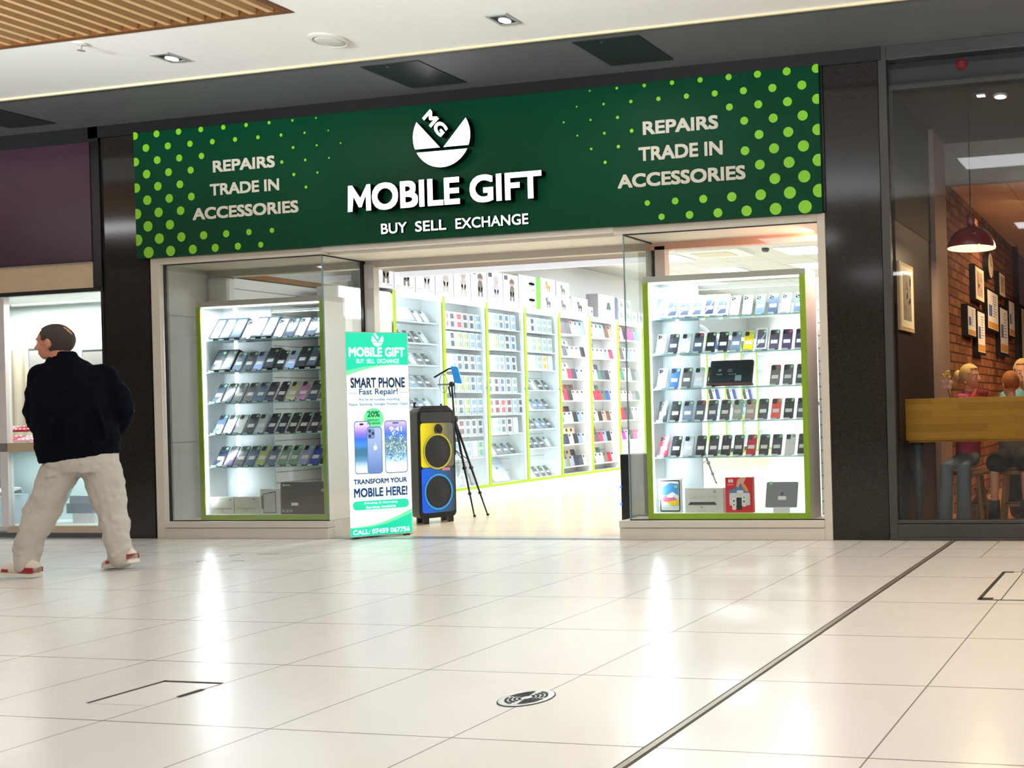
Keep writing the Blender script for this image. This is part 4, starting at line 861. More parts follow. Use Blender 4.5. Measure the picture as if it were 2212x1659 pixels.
for zc, c in ((.665, '#b9b03c'), (.29, '#3aa0e8')):
    q = MB(PF).lathe([(.165, 0), (.16, .012), (.148, .012)], (0, 0, 0), 40, cap=False); q.v = [tuple(PF(.22+Vector(v).dot(Vector((0, 0, 0))), 0, 0)) for v in q.v]
    m = MB(PF)
    m.loft([[(.22+r*math.cos(2*PI*k/40), zc+r*math.sin(2*PI*k/40), n) for k in range(40)] for r, n in ((.168, -.006), (.165, .008), (.152, .008), (.15, -.006))], 0, False)
    w_ = m.build('woofer_ring', mat(c, .35, 0, .2), ps)
    m = MB(PF)
    m.loft([[(.22+r*math.cos(2*PI*k/40), zc+r*math.sin(2*PI*k/40), n) for k in range(40)] for r, n in ((.15, -.004), (.1, -.002), (.05, .004), (.001, .006))], 0, True)
    m.build('woofer_cone', mat('#26292d', .5), w_)
m = MB(PF); m.loft([[(.235+r*math.cos(2*PI*k/24), .87+r*math.sin(2*PI*k/24), n) for k in range(24)] for r, n in ((.05, -.006), (.045, .004), (.03, -.002), (.001, .0))], 0, True); m.build('tweeter', mat('#1c1c14', .3), ps)
MB(PF).box(.27, .36, .485, .512, -.004, .002).build('logo_plate', mat('#e08a94', .4), ps)
for a in (.05, .34):
    for q in (-.08, -.3): MB(PF).box(a, a+.06, 0, .05, q, q+.05).build('foot', BLACK, ps)
# second party speaker by the right window
ps = thing('party_speaker', (1.2, .5, 0), 'black party speaker with two small blue lights beside the right window', 'speaker')
MB().prism([(1.08, .42), (1.29, .37), (1.35, .6), (1.14, .65)], .03, .64).build('cabinet', mat('#0e0f12', .3), ps, bevel=.01)
for z in (.48, .2):
    d = Vector((-.98, .2, 0)); c0 = Vector((1.11, .535, z)); a = Vector((.2, .98, 0))
    m = MB(); m.loft([[c0+a*r*math.cos(2*PI*k/24)+Vector((0, 0, 1))*r*math.sin(2*PI*k/24)+d*n for k in range(24)] for r, n in ((.09, -.01), (.088, .03), (.078, .035), (.06, .0), (.001, .01))], 0, True)
    m.build('woofer', mat('#5a5f66', .3, .5), ps, True)
for z in (.37, .23): MB().ball((1.085, .415, z), .01, 10).build('blue_light', mat('#2a5cff', .3, 0, 3), ps)
MB().box(1.12, 1.31, .42, .6, 0, .03).build('base', BLACK, ps)

# tripods
def tripod(g, top, hub, feet, col=BLACK, r=.011, knee=True):
    MB().tube([hub, top], r*.8, 8).build('centre_pole', col, g)
    MB().tube([(hub[0], hub[1], hub[2]-.35), hub], r*.7, 8).lathe([(.03, -.03), (.034, 0), (.028, .03)], hub, 12).build('hub', col, g)
    for f in feet:
        h = Vector(hub); f = Vector(f); d = f-h
        l = MB().tube([h+d*.02, h+d*.5, h+d*.98], [r*1.1, r*.9, r*.6], 8).ball(h+d*.5, r*1.9, 8).ball(h+d*.76, r*1.6, 8).build('leg', col, g)
        MB().tube([(hub[0], hub[1], hub[2]-.3), h+d*.42], r*.35, 6).build('strut', col, l); MB().ball(f+Vector((0, 0, .012)), .014, 8).build('foot', col, l)
TP = Vector((-1.3, 1.4, 0))
g = thing('phone_tripod', TP, 'slim black tripod with a phone and holder arms, beside the party speaker', 'tripod')
tripod(g, (TP.x-.02, TP.y, 1.32), (TP.x, TP.y, .96), [(-1.062, 1.531, 0), (-1.12, 1.42, 0), (-1.552, 1.6, 0)])
MB().tube([(TP.x-.02, TP.y, 1.3), (TP.x-.07, TP.y+.02, 1.27), (TP.x-.03, TP.y, 1.18)], .009, 8).ball((TP.x-.02, TP.y, 1.3), .028, 10).build('tilt_head', BLACK, g)
MB().tube([(TP.x+.01, TP.y, 1.2), (TP.x+.012, TP.y, 1.46)], .004, 6).tube([(TP.x-.17, TP.y-.05, 1.37), (TP.x-.03, TP.y-.02, 1.45), (TP.x+.01, TP.y, 1.45)], .009, 8).build('holder_arm', BLACK, g)
q = MB().tube([Vector((TP.x-.11, TP.y, 1.31))+Vector((.045*math.cos(a)*(1 if abs(math.cos(a)) > .5 else 1), 0, .09*math.sin(a))) for a in [2*PI*k/24 for k in range(25)]], .004, 6)
q.tube([(TP.x-.17, TP.y, 1.3), (TP.x-.02, TP.y, 1.3)], .01, 8).build('spring_clamp', mat('#9ea4a6', .3, .6), g)
o = MB(lambda a, b, c=0: Vector((TP.x+.03, TP.y-.03, 1.47))+Vector((.8, .0, -.1)).normalized()*a+Vector((.25, .0, -.97)).normalized()*b+Vector((.3, -.95, .05))*c).prism(rrect(-.03, .05, 0, .17, .012), -.006, .006).build('mobile_phone', mat('#1f86d8', .3, 0, .25))
tag(o, 'bright blue phone clipped at the top of the slim tripod', 'mobile phone')
g = thing('ring_light_stand', (-.56, 4.93, 0), 'grey ring light on a tripod stand seen through the right window cabinet', 'ring light')
tripod(g, (-.56, 4.93, 1.75), (-.56, 4.93, .55), [(-.36, 4.95, 0), (-.7, 4.8, 0), (-.65, 5.1, 0)], mat('#5a6066', .4), .014)
MB().tube([Vector((-.56+.14*math.cos(a), 4.93+.04*math.cos(a), 1.92+.17*math.sin(a))) for a in [2*PI*k/36 for k in range(37)]], .03, 8).build('ring', mat('#a7adb4', .4), g, True)
# counter deep inside
g = thing('sales_counter', (1.5, 6.55, 0), 'white sales counter with dark top deep in the shop, behind the right window cabinet', 'counter')
MB().box(.58, 2.5, 6.35, 6.75, 0, 1.0).build('front', mat('#f1f3f4', .4), g); MB().box(.53, 2.55, 6.3, 6.8, 1.0, 1.05).build('worktop', mat('#5a6470', .3), g)
tag(MB().box(-1.26, -1.2, .385, .398, 2.12, 2.19).build('wall_sensor', mat('#e2e0da', .5)), 'small white square sensor on the entrance door post', 'sensor')

# ================================================================== JEWELLER'S SHOPFRONT ON THE LEFT
struct('trim_20', WB().box(-11, -3.4, -.06, .9, 3.47, 3.6), mat('#08080a', .5))
g = thing('fascia_board', S(-6, -.05, 2.43), 'plain purple fascia board over the shopfront at the left edge', 'fascia')
WB().box(-11, -3.49, -.06, .0, 2.43, 3.47).build('panel', PURPLE, g); WB().box(-11, -3.49, -.075, -.06, 2.425, 2.44).build('lower_edge', mat('#2a1822', .4), g)
struct('trim_21', WB().box(-11, -3.4, -.03, .3, 2.2, 2.425), CREAM)
struct('trim_22', WB().box(-11, -3.4, -.035, .05, 2.165, 2.2).box(-3.43, -3.4, -.03, .05, .1, 2.2), mat('#0a0b0d', .35))
struct('trim_23', WB().box(-4.545, -4.465, -.03, .05, .1, 2.165), mat('#d9d5d6', .35))
struct('trim_24', WB().box(-11, -3.43, -.03, .06, .775, .853).box(-4.49, -3.43, -.03, .06, .05, .108), mat('#b9a58c', .45))
struct('window_5', WB().box(-4.465, -3.43, .0, .012, .853, 2.165).box(-11, -4.545, .0, .012, .853, 2.165), G_CLEAR)
struct('window_6', WB().box(-4.465, -3.43, .0, .012, .108, .775).box(-11, -4.49, .0, .012, .05, .775), G_CLEAR)
struct('floor_window_jeweller', WB().box(-11, -3.42, .06, 1.0, .06, .1).box(-11, -3.42, .06, 1.0, .80, .853), mat('#eef1f1', .4))
struct('ceiling_jeweller', WB().box(-11, -3.42, .05, 3, 2.17, 2.3), mat('#f2f4f4', .5))
struct('wall_jeweller_back', WB().box(-11, -3.42, 1.0, 1.06, .1, 2.17), mat('#d4e6e6', .5))
struct('wall_jeweller_side', WB().box(-3.43, -3.41, .05, 3, 0, 2.17), mat('#e6ebea', .5))
struct('trim_25', WB().box(-11, -3.43, .97, 1.0, 1.74, 1.775).box(-11, -3.43, .97, 1.0, 1.33, 1.36), mat('#f4f6f6', .4))
m = MB(); P = [(-6.6+.02*k, .505+.012*math.sin(k*.9)) for k in range(140)]
m.prism(P+[(x, y+.006) for x, y in P[::-1]], .86, 1.74); tag(m.build('curtain', mat('#dcd6c2', .7)), 'pale pleated curtain across the back of the jeweller window', 'curtain')
for i, (x0, x1, z0, z1, lab) in enumerate(((-4.86, -4.655, 1.34, 1.70, 'white card in a dark frame before the walking man, behind the jeweller window'), (-4.235, -3.93, 1.45, 1.665, 'white card in a dark frame behind the walking man, jeweller window'))):
    g = thing('display_card', (x0, .27, z0), lab, 'display card')
    MB().box(x0, x1, .27, .28, z0-.02, z1+.02).build('card_frame', mat('#5d666c', .4), g); MB().box(x0+.015, x1, .264, .27, z0, z1).build('card', mat('#f4f6f8', .5), g)
    if i: text(MB(lambda a, b, c=0: Vector((x0+.16+a, .262-c, z0+.07+b))), 'RO', 0, .08, 0, .03, 0, .001).build('card_lettering', mat('#8a9094', .5), g)
    MB().tube([(x0+.08, .275, .853), (x0+.08, .275, z0)], .006, 6).tube([(x1-.05, .275, .853), (x1-.05, .275, z0)], .006, 6).build('card_stand', ALU, g)
random.seed(11)
def tray(x, y, z, c, label, n, w=.2, d=.12, tilt=.35):
    g = thing('jewellery_tray', (x, y, z), label, 'jewellery tray', None)
    T = lambda a, b, c_=0: Vector((x+a, y+b*math.cos(tilt)-c_*math.sin(tilt), z+.012+b*math.sin(tilt)+c_*math.cos(tilt)))
    MB(T).box(-w/2, w/2, 0, d, -.008, .008).build('cushion', mat(c, .7), g)
    MB(T).box(-w/2, w/2, d-.004, d, -.05, -.008).build('tray_back', mat('#dfe3e4', .5), g)
    for k in range(n):
        a, b_ = -w/2+.025+(w-.05)*(k % 4)/3, .025+(d-.05)*(k//4)/max(1, (n-1)//4)
        MB(T).loft([[(a+.013*math.cos(q)*s_, b_+.011*math.sin(q)*s_, h) for q in [2*PI*j/10 for j in range(10)]] for s_, h in ((1, .008), (1, .012), (.3, .016))]).build('jewel', mat('#e9edf2', .2, .7), g)
U = [('#b8253c', 'crimson'), ('#8a7f80', 'dusty grey'), ('#d84a66', 'rose'), ('#d8a0ac', 'pale pink')]
for i in range(4):
    for jj in range(2): tray(-5.32+.225*i, .06+.13*jj, .855+.09*jj, U[(i+2*jj) % 4][0], '%s jewellery tray, %s in %s row of the jeweller window' % (U[(i+2*jj) % 4][1], ORDN[i], ('front', 'back')[jj]), 8)
for i in range(3): tray(-5.5+.25*i, .1, .38, '#c9cfd2', 'pale grey watch tray, %s along the lower jeweller window' % ORDN[i], 8)
tag(MB().box(-5.9, -4.95, .06, .3, .1, .37).build('display_plinth', mat('#b9c6cf', .5)), 'blue grey plinth under the watch trays in the lower jeweller window', 'plinth')
tag(MB().box(-5.6, -5.25, .3, .33, .4, .6).build('picture_board', mat('#7c8488', .5)), 'grey picture board behind the watch trays', 'picture')
g = thing('gift_bag', (-4.6, .2, .1), 'leaning teal gift bag with white rope handle, lower jeweller window', 'bag')
MB().add([(-4.75, .12, .1), (-4.52, .12, .1), (-4.33, .2, .5), (-4.56, .2, .42), (-4.72, .2, .1), (-4.49, .2, .1), (-4.31, .26, .5), (-4.54, .26, .42)], [(0, 1, 2, 3), (4, 7, 6, 5), (0, 4, 5, 1), (3, 2, 6, 7), (0, 3, 7, 4), (1, 5, 6, 2)]).build('body', mat('#a9c9c6', .5), g)
MB().tube([(-4.55, .12, .42), (-4.57, .08, .33), (-4.53, .07, .27), (-4.48, .08, .3)], .008, 8).tube([(-4.47, .14, .46), (-4.4, .15, .5), (-4.33, .16, .53)], .008, 8).build('rope_handle', mat('#f2f2f0', .6), g)
for k, (x0, x1, z0, z1, c) in enumerate(((-4.35, -4.1, .1, .19, '#f1f3f3'), (-4.42, -4.12, .19, .28, '#93a6b8'), (-4.38, -4.14, .28, .35, '#aebccb'))):
    tag(MB().box(x0, x1, .24, .4, z0, z1).build('gift_box', mat(c, .5)), '%s in the short stack of boxes behind the gift bag' % ['white box at the bottom', 'blue grey box in the middle', 'pale blue box on top'][k], 'box')
tag(MB().box(-4.64, -4.5, .08, .1, .19, .28).build('price_card', mat('#a78f8c', .5)), 'small brown card leaning against the teal gift bag', 'card')

# ================================================================== CAFE ON THE RIGHT
CF = mat('#3a3936', .4)
struct('trim_30', WB().box(3.335, 3.395, -.04, .1, 0, 3.6).box(3.395, 13, -.04, .1, .02, .118).box(3.395, 13, -.05, .1, 0, .02).box(3.395, 13, -.03, .1, .122, .148).box(3.395, 13, -.04, .1, 3.5, 3.6), CF, bevel=.004)
struct('window_7', WB().box(3.395, 9, .0, .014, .148, 3.5), G_CAFE)
struct('trim_31', WB().box(3.395, 9, .15, .3, 3.3, 3.5), mat('#0d0b0c', .6))
struct('wall_cafe', WB().box(3.36, 3.41, .1, 2.1, 0, 3.3), mat('#16080a', .5))
struct('wall_cafe_upper', WB().box(3.405, 3.415, .1, 2.1, 2.35, 3.3), mat('#222524', .6))
struct('trim_32', WB().box(3.36, 3.455, 2.1, 2.9, 0, 3.3), mat('#9b8478', .5))
struct('wall_brick', WB().box(3.3, 3.45, 2.9, 9.95, 0, 2.97), BRICK)
struct('trim_33', WB().box(3.3, 3.5, 9.95, 10.2, 0, 2.97), mat('#15131a', .5))
struct('wall_cafe_side', WB().box(3.3, 3.45, 10.2, 14, 0, 3.1), mat('#8d86b8', .6))
struct('wall_cafe_back', WB().box(3.3, 9, 13.9, 14, 0, 3.1), mat('#4a3330', .6))
struct('wall_cafe_right', WB().box(8.9, 9, .1, 14, 0, 3.5), mat('#4a3330', .6))
struct('ceiling_cafe', WB().box(3.36, 9, .1, 3.0, 3.3, 3.45), mat('#3a3c3b', .7))
struct('trim_34', WB().box(3.45, 9, 2.95, 3.1, 2.93, 3.32), mat('#8c8379', .6))
struct('ceiling_cafe_tiles', WB().box(3.45, 9, 3.1, 14, 2.96, 3.05), CAFET)
g = thing('pendant_lamp', (4.04, .64, 2.2), 'red dome pendant lamp hanging in the cafe window', 'lamp')
MB().lathe([(.196, 0), (.192, .03), (.165, .09), (.12, .14), (.06, .168), (.035, .175), (.035, .2), (.03, .27), (.022, .275)], (4.04, .64, 2.2), 40, cap=False).lathe([(.19, .0), (.185, .03), (.16, .085), (.115, .133), (.03, .165)], (4.04, .64, 2.2), 40, 1, False).build('lamp_shade', [mat('#7c0f1c', .12, 0, 0, 1), mat('#f6eec0', .5, 0, .9)], g, True)
MB().tube([(4.04, .64, 2.46), (4.04, .64, 3.3)], .006, 6).build('cord', BLACK, g)
MB().ball((4.04, .64, 2.27), .05, 14).build('bulb', mat('#fff2b8', .5, 0, 6), g)
area('pendant_light', (4.04, .64, 2.2), (4.04, .64, 0), .2, .2, 12, (1, .8, .5), g)
tag(MB().ball((4.12, .06, 3.44), (.05, .04, .045), 14).build('alarm_dome', mat('#8a1020', .3)), 'small red alarm dome on the dark header above the cafe window', 'alarm')
g = thing('ceiling_downlight', (4.2, .3, 3.3), 'black square downlight in the dark cafe ceiling', 'downlight')
MB().box(4.13, 4.27, .24, .36, 3.285, 3.3).build('housing', BLACK, g); MB().box(4.18, 4.24, .29, .33, 3.28, 3.286).build('lamp', LEDW, g)
g = thing('ceiling_downlight', (4.345, .38, 3.3), 'round glowing downlight in the dark cafe ceiling', 'downlight')
MB().lathe([(.055, 0), (.055, -.012), (.045, -.014)], (4.345, .38, 3.3), 24).build('rim', mat('#c9c4b8', .4), g); MB().disc((4.345, .38), .043, 3.282, 3.287).build('lamp', LEDW, g)
# pictures on the cafe wall
def picture(y0, y1, z0, z1, label, kind, x=3.45, t=.055, fc='#17161a', skew=.0):
    X = x*KX; y0, y1 = y0*KY, y1*KY
    g = thing('framed_picture', (X, (y0+y1)/2, z0), label, 'picture')
    MB().box(X, X+t, y0, y1, z0, z1).build('picture_frame', mat(fc, .35), g)
    fr = lambda a, b, c=0: Vector((X+t+c, y0+a, z0+b)); W, H = y1-y0, z1-z0
    MB(fr).box(W*.07, W*.93, H*.05, H*.95, 0, .002).build('mount', mat('#e9dfca' if kind != 'menu' else '#eef2f8', .4), g)
    m = MB(fr)
    if kind == 'menu':
        m.box(W*.14, W*.4, H*.35, H*.62, .002, .003)
        for k in range(9): m.box(W*.48, W*(.6+.2*random.random()), H*(.85-.06*k), H*(.865-.06*k), .002, .003)
        m.build('print', mat('#5f74b8', .4), g); MB(fr).box(W*.1, W*.9, H*.07, H*.22, .002, .003).build('print_footer', mat('#d9a25c', .4), g)
    else:
        m.box(W*.22, W*.78, H*.16, H*.84, .002, .003); m.build('print', mat('#8d8478' if kind == 'sketch' else '#b9a89c', .4), g)
        m = MB(fr)
        for k in range(14):
            a, b_ = W*(.26+.44*random.random()), H*(.2+.5*random.random()); m.box(a, a+W*.06*random.random()+.004, b_, b_+H*.16*random.random(), .003, .004)
        m.build('print_detail', mat('#3b332c' if kind == 'sketch' else '#7b5a50', .4), g)
picture(.12, .86, 1.54, 2.05, 'tall pale framed sketch on the dark wall just inside the cafe window', 'sketch', 3.41, .02, '#cdb083')
picture(4.72, 5.66, 2.0, 2.36, 'black framed portrait just left of the wall clock on the brick wall', 'photo')
picture(7.36, 8.12, 2.19, 2.47, 'small black framed picture right of the clock on the brick wall', 'photo')
picture(5.88, 7.22, 1.75, 2.2, 'large central black framed menu sheet on the brick wall', 'menu')
picture(3.95, 4.74, 1.62, 1.925, 'short black framed sheet at the lower left on the brick wall', 'menu')
picture(4.83, 5.63, 1.47, 1.92, 'tall black framed sheet below the portrait on the brick wall', 'menu')
picture(7.3, 8.4, 1.52, 2.085, 'tall black framed sheet right of the large menu sheet', 'menu')
picture(8.53, 9.38, 1.76, 2.22, 'black framed sheet farthest right on the brick wall', 'menu')
picture(10.35, 12.2, 1.35, 2.24, 'pink and blue landscape picture in a black frame at the right edge', 'photo')
g = thing('wall_clock', (3.45*KX, 6.35*KY, 2.31), 'round wall clock with pale face and thick dark rim on the brick wall', 'clock')
CK = lambda a, b, c=0: Vector((3.45*KX+c, 6.35*KY+a, 2.455+b))
MB(CK).disc((0, 0), .15, 0, .06, 32).build('rim', mat('#1d1a18', .4), g); MB(CK).disc((0, 0), .132, .06, .062, 32).build('clock_face', mat('#e9dcc0', .5), g)
MB(CK).box(-.004, .004, 0, .09, .062, .065).box(0, .06, -.004, .004, .062, .065).build('hands', BLACK, g)
# window table: oak screen board with turned legs
struct('trim_35', WB().box(3.41, 9, .12, .5, .0, .02), mat('#8f6a3a', .5))
g = thing('window_table', S(4.6, .6, 0), 'cafe window table with a deep oak board across its front', 'table')
WB().box(3.402, 6.2, .385, .43, .716, 1.028).build('table_apron', OAK, g, bevel=.003)
WB().box(3.42, 6.2, .43, .8, .7, .735).build('tabletop', OAK, g)
m = [(.05, 0), (.055, .03), (.04, .05), (.03, .09), (.042, .3), (.055, .46), (.05, .49), (.03, .5), (.045, .56), (.03, .58), (.05, .66), (.05, .71)]
for x in (3.645, 5.9): MB().lathe(m, (x, .33, 0), 20).build('leg', mat('#41504f', .35), g, True)
def stool(x, y, h, label):
    g = thing('wooden_stool', (x, y, 0), label, 'stool')
    MB().lathe([(.16, 0), (.165, .015), (.16, .03)], (x, y, h-.03), 24).build('seat', mat('#a9793f', .4), g)
    for k in range(4):
        a = PI/4+k*PI/2; MB().tube([(x+.09*math.cos(a), y+.09*math.sin(a), h-.03), (x+.15*math.cos(a), y+.15*math.sin(a), 0)], [.018, .016], 10).build('leg', mat('#b9884a', .4), g)
    MB().tube([(x+.13*math.cos(PI/4+q*PI/2), y+.13*math.sin(PI/4+q*PI/2), .18) for q in range(5)], .01, 6).build('foot_ring', mat('#a9793f', .4), g)
stool(3.98, .7, .455, 'wooden stool under the fair haired girl at the cafe table'); stool(4.33, .7, .455, 'wooden stool under the red haired child at the cafe table')
# ------------------------------------------------------------------ people
SKIN = mat('#c98f72', .5)
def skull(m, c, f, sc=1, mi=0):
    c, f = Vector(c), Vector(f).normalized(); p = Vector((-f.y, f.x, 0)); z = Vector((0, 0, 1)); q = lambda a, b, h: c+f*a*sc+p*b*sc+z*h*sc
    def blob(ctr, ra, rb, rz):
        m.loft([[ctr+f*ra*sc*math.sin(PI*i/10)*math.cos(2*PI*k/20)+p*rb*sc*math.sin(PI*i/10)*math.sin(2*PI*k/20)+z*rz*sc*math.cos(PI*i/10) for k in range(20)] for i in [.1]+list(range(1, 10))+[9.9]], mi)
    blob(q(0, 0, .01), .098, .076, .1); blob(q(.03, 0, -.06), .066, .056, .068); blob(q(.062, 0, -.095), .03, .03, .028)
    blob(q(.1, 0, -.03), .02, .014, .028); blob(q(.115, 0, -.043), .016, .016, .013); blob(q(.085, 0, .012), .016, .05, .012)
    blob(q(.092, 0, -.078), .01, .024, .006); blob(q(.09, 0, -.088), .01, .021, .006)
    for s in (-1, 1): blob(q(-.008, .078*s, -.02), .02, .01, .034); blob(q(.07, .04*s, -.045), .018, .018, .02)
    return q
def eyes(c, f, sc, par):
    c, f = Vector(c), Vector(f).normalized(); p = Vector((-f.y, f.x, 0)); m = MB(); d = MB()
    for s in (-1, 1):
        e = c+f*.082*sc+p*.031*s*sc+Vector((0, 0, -.012*sc)); m.ball(e, .012*sc, 10); d.ball(e+f*.008*sc, .006*sc, 8)
    m.build('eyes', mat('#efe9e4', .3), par, True); d.build('pupils', mat('#2b2420', .2), par, True)
def hair(c, f, sc, par, col, keep, puff=1.07, low=-.5, jit=0, name='hair'):
    c, f = Vector(c), Vector(f).normalized(); p = Vector((-f.y, f.x, 0)); m = MB(); N, K = 40, 56
    v = lambda i, k: (math.sin(PI*i/N)*math.cos(2*PI*k/K), math.sin(PI*i/N)*math.sin(2*PI*k/K), math.cos(PI*i/N))
    idx = {}; pts = []; fs = []
    def vid(i, k):
        k %= K
        if (i, k) not in idx:
            a, b, h = v(i, k); r = puff+jit*random.uniform(-1, 1)
            idx[(i, k)] = len(pts); pts.append(tuple(c+f*(a*.098*r-.002)*sc+p*b*.076*r*sc+Vector((0, 0, (h*.1*r+.01)*sc))))
        return idx[(i, k)]
    for i in range(1, N-1):
        for k in range(K):
            a, b, h = v(i+.5, k+.5)
            if keep(a, b, h): fs.append((vid(i, k), vid(i, k+1), vid(i+1, k+1), vid(i+1, k)))
    m.add(pts, fs); o = m.build(name, mat(col, .7), par, True)
    s = o.modifiers.new('thick', 'SOLIDIFY'); s.thickness = .012*sc; s.offset = -1
    return o
def limb(m, pts, rad, n=14, mi=0):
    m.tube(pts, rad, n, mi); m.ball(pts[0], rad[0], 12, mi); m.ball(pts[-1], rad[-1], 12, mi)
def hand(m, wrist, dirv, up, sc=1):
    w0, d, u = Vector(wrist), Vector(dirv).normalized(), Vector(up).normalized(); s = d.cross(u).normalized(); u = s.cross(d)
    m.ell([(w0+d*.0, s*.026*sc, u*.018*sc), (w0+d*.05*sc, s*.04*sc, u*.016*sc), (w0+d*.09*sc, s*.04*sc, u*.013*sc)], 0, 12)
    for k, L in enumerate((.07, .078, .072, .056)):
        a = w0+d*.088*sc+s*(.03-.02*k)*sc; limb(m, [a, a+d*L*.5*sc-u*.008*sc, a+(d*L*.8-u*.03)*sc], [.009*sc, .0085*sc, .0075*sc], 8)
    a = w0+d*.025*sc+s*.034*sc; limb(m, [a, a+(d*.03+s*.022)*sc, a+(d*.06+s*.022-u*.012)*sc], [.011*sc, .01*sc, .008*sc], 8)
# walking man with his back to us
MBASE = Vector((-1.747, -1.582, 0)); ME, MD = Vector((.572, .82, 0)), Vector((-.82, .572, 0))
def mp(s, t, z): return MBASE+ME*s+MD*t+Vector((0, 0, z))
g = thing('person', MBASE, 'balding person in dark navy jacket and pale baggy trousers walking left', 'person')
m = MB(); HC = mp(-.055, .0, 1.565); HF = ME*-.8+MD*.6
skull(m, HC, HF, 1.0)
limb(m, [mp(-.04, -.01, 1.5), mp(-.015, -.02, 1.38)], [.055, .062])
m.ell([(mp(.04, 0, .85), ME*.15, MD*.11), (mp(.02, 0, 1.1), ME*.15, MD*.11), (mp(.02, 0, 1.3), ME*.17, MD*.1), (mp(0, 0, 1.4), ME*.09, MD*.07)])
for L in ([(.19, 0, 1.33), (.29, -.01, 1.08), (.235, .1, .96)], [(-.14, .02, 1.33), (-.18, .08, 1.09), (-.15, .2, .99)]): limb(m, [mp(*q) for q in L], [.05, .042, .034])
LL = [(-.02, .02, .8), (-.1, .05, .58), (-.147, .08, .42), (-.215, .06, .2), (-.215, .04, .07)]; RL = [(.125, 0, .8), (.172, 0, .56), (.2, -.02, .38), (.228, -.06, .16), (.25, -.09, .07)]
for L in (LL, RL): limb(m, [mp(*q) for q in L], [.09, .075, .055, .045, .038])
hand(m, mp(.235, .1, .96), MD*.8-ME*.6, Vector((0, 0, 1)), .9); hand(m, mp(-.15, .2, .99), MD*.8+ME*.6, Vector((0, 0, 1)), .9)
m.build('body', mat('#b87a5e', .5), g, True, 0, .0075, 3); eyes(HC, HF, 1, g)
def fringe(a, b, h):
    if h < (-.9 if a < .0 else -.5) or (a > .45 and h < .62) or (a > .28 and h < .2) or (a > .1 and h < -.1): return False
    return (a+.72)**2/.26+(b+.12)**2/.22+(h-.62)**2/.2 > .8
hair(HC, HF, 1, g, '#2e241c', fringe, 1.06, jit=.01)
J = MB()
J.ell([(mp(.05, 0, .785), ME*.2, MD*.14), (mp(.05, 0, .8), ME*.208, MD*.148), (mp(.035, -.01, .95), ME*.215, MD*.155), (mp(.022, -.02, 1.1), ME*.21, MD*.155), (mp(.022, -.02, 1.24), ME*.205, MD*.148),
       (mp(.025, -.01, 1.34), ME*.19, MD*.12), (mp(.005, 0, 1.41), ME*.12, MD*.095), (mp(-.02, 0, 1.46), ME*.076, MD*.08), (mp(-.026, .004, 1.498), ME*.07, MD*.074)])
limb(J, [mp(*q) for q in [(.17, -.01, 1.335), (.235, -.01, 1.22), (.27, -.015, 1.08), (.235, .09, .965)]], [.078, .075, .066, .056])
limb(J, [mp(*q) for q in [(-.115, .01, 1.335), (-.14, .03, 1.22), (-.16, .07, 1.09), (-.15, .17, 1.0)]], [.078, .072, .064, .055])
for k in range(5): J.tube([mp(-.1+.07*k, -.155, .86), mp(-.08+.06*k, -.168, 1.02), mp(-.05+.04*k, -.16, 1.2)], [.008, .013, .006], 8)
J.v = [(x, y, z-.05*max(0, min(1, (1.0-z)/.2))*max(-.3, min(1, (.1-(Vector((x, y, 0))-MBASE).dot(ME))/.3))) for x, y, z in J.v]
J.build('jacket', mat('#070a14', .95, spec=.08), g, True, 0, .011, 3, (.03, .09))
T = MB(); T.ell([(mp(.05, 0, .92), ME*.175, MD*.125), (mp(.05, 0, .84), ME*.185, MD*.135), (mp(.055, 0, .74), ME*.19, MD*.14), (mp(.055, 0, .68), ME*.15, MD*.12)])
limb(T, [mp(*q) for q in [(-.03, .02, .74), (-.095, .05, .58), (-.146, .08, .42), (-.217, .06, .2), (-.222, .04, .085)]], [.112, .093, .093, .07, .062])
limb(T, [mp(*q) for q in [(.14, 0, .74), (.172, 0, .56), (.2, -.02, .38), (.226, -.06, .16), (.24, -.085, .075)]], [.11, .098, .083, .07, .064])
for (a, b, c) in (((-.17, -.01, .1), (-.26, .0, .17), .016), ((-.12, .0, .36), (-.22, .03, .4), .008), ((.18, -.14, .1), (.28, -.13, .15), .016), ((.14, -.09, .36), (.25, -.09, .3), .009), ((-.12, -.06, .66), (.0, -.1, .7), .006)):
    T.tube([mp(*a), mp(*b)], [c, c*.6], 8)
T.build('trousers', mat('#b9b3a9', .9), g, True, 0, .009, 3, (.028, .08))
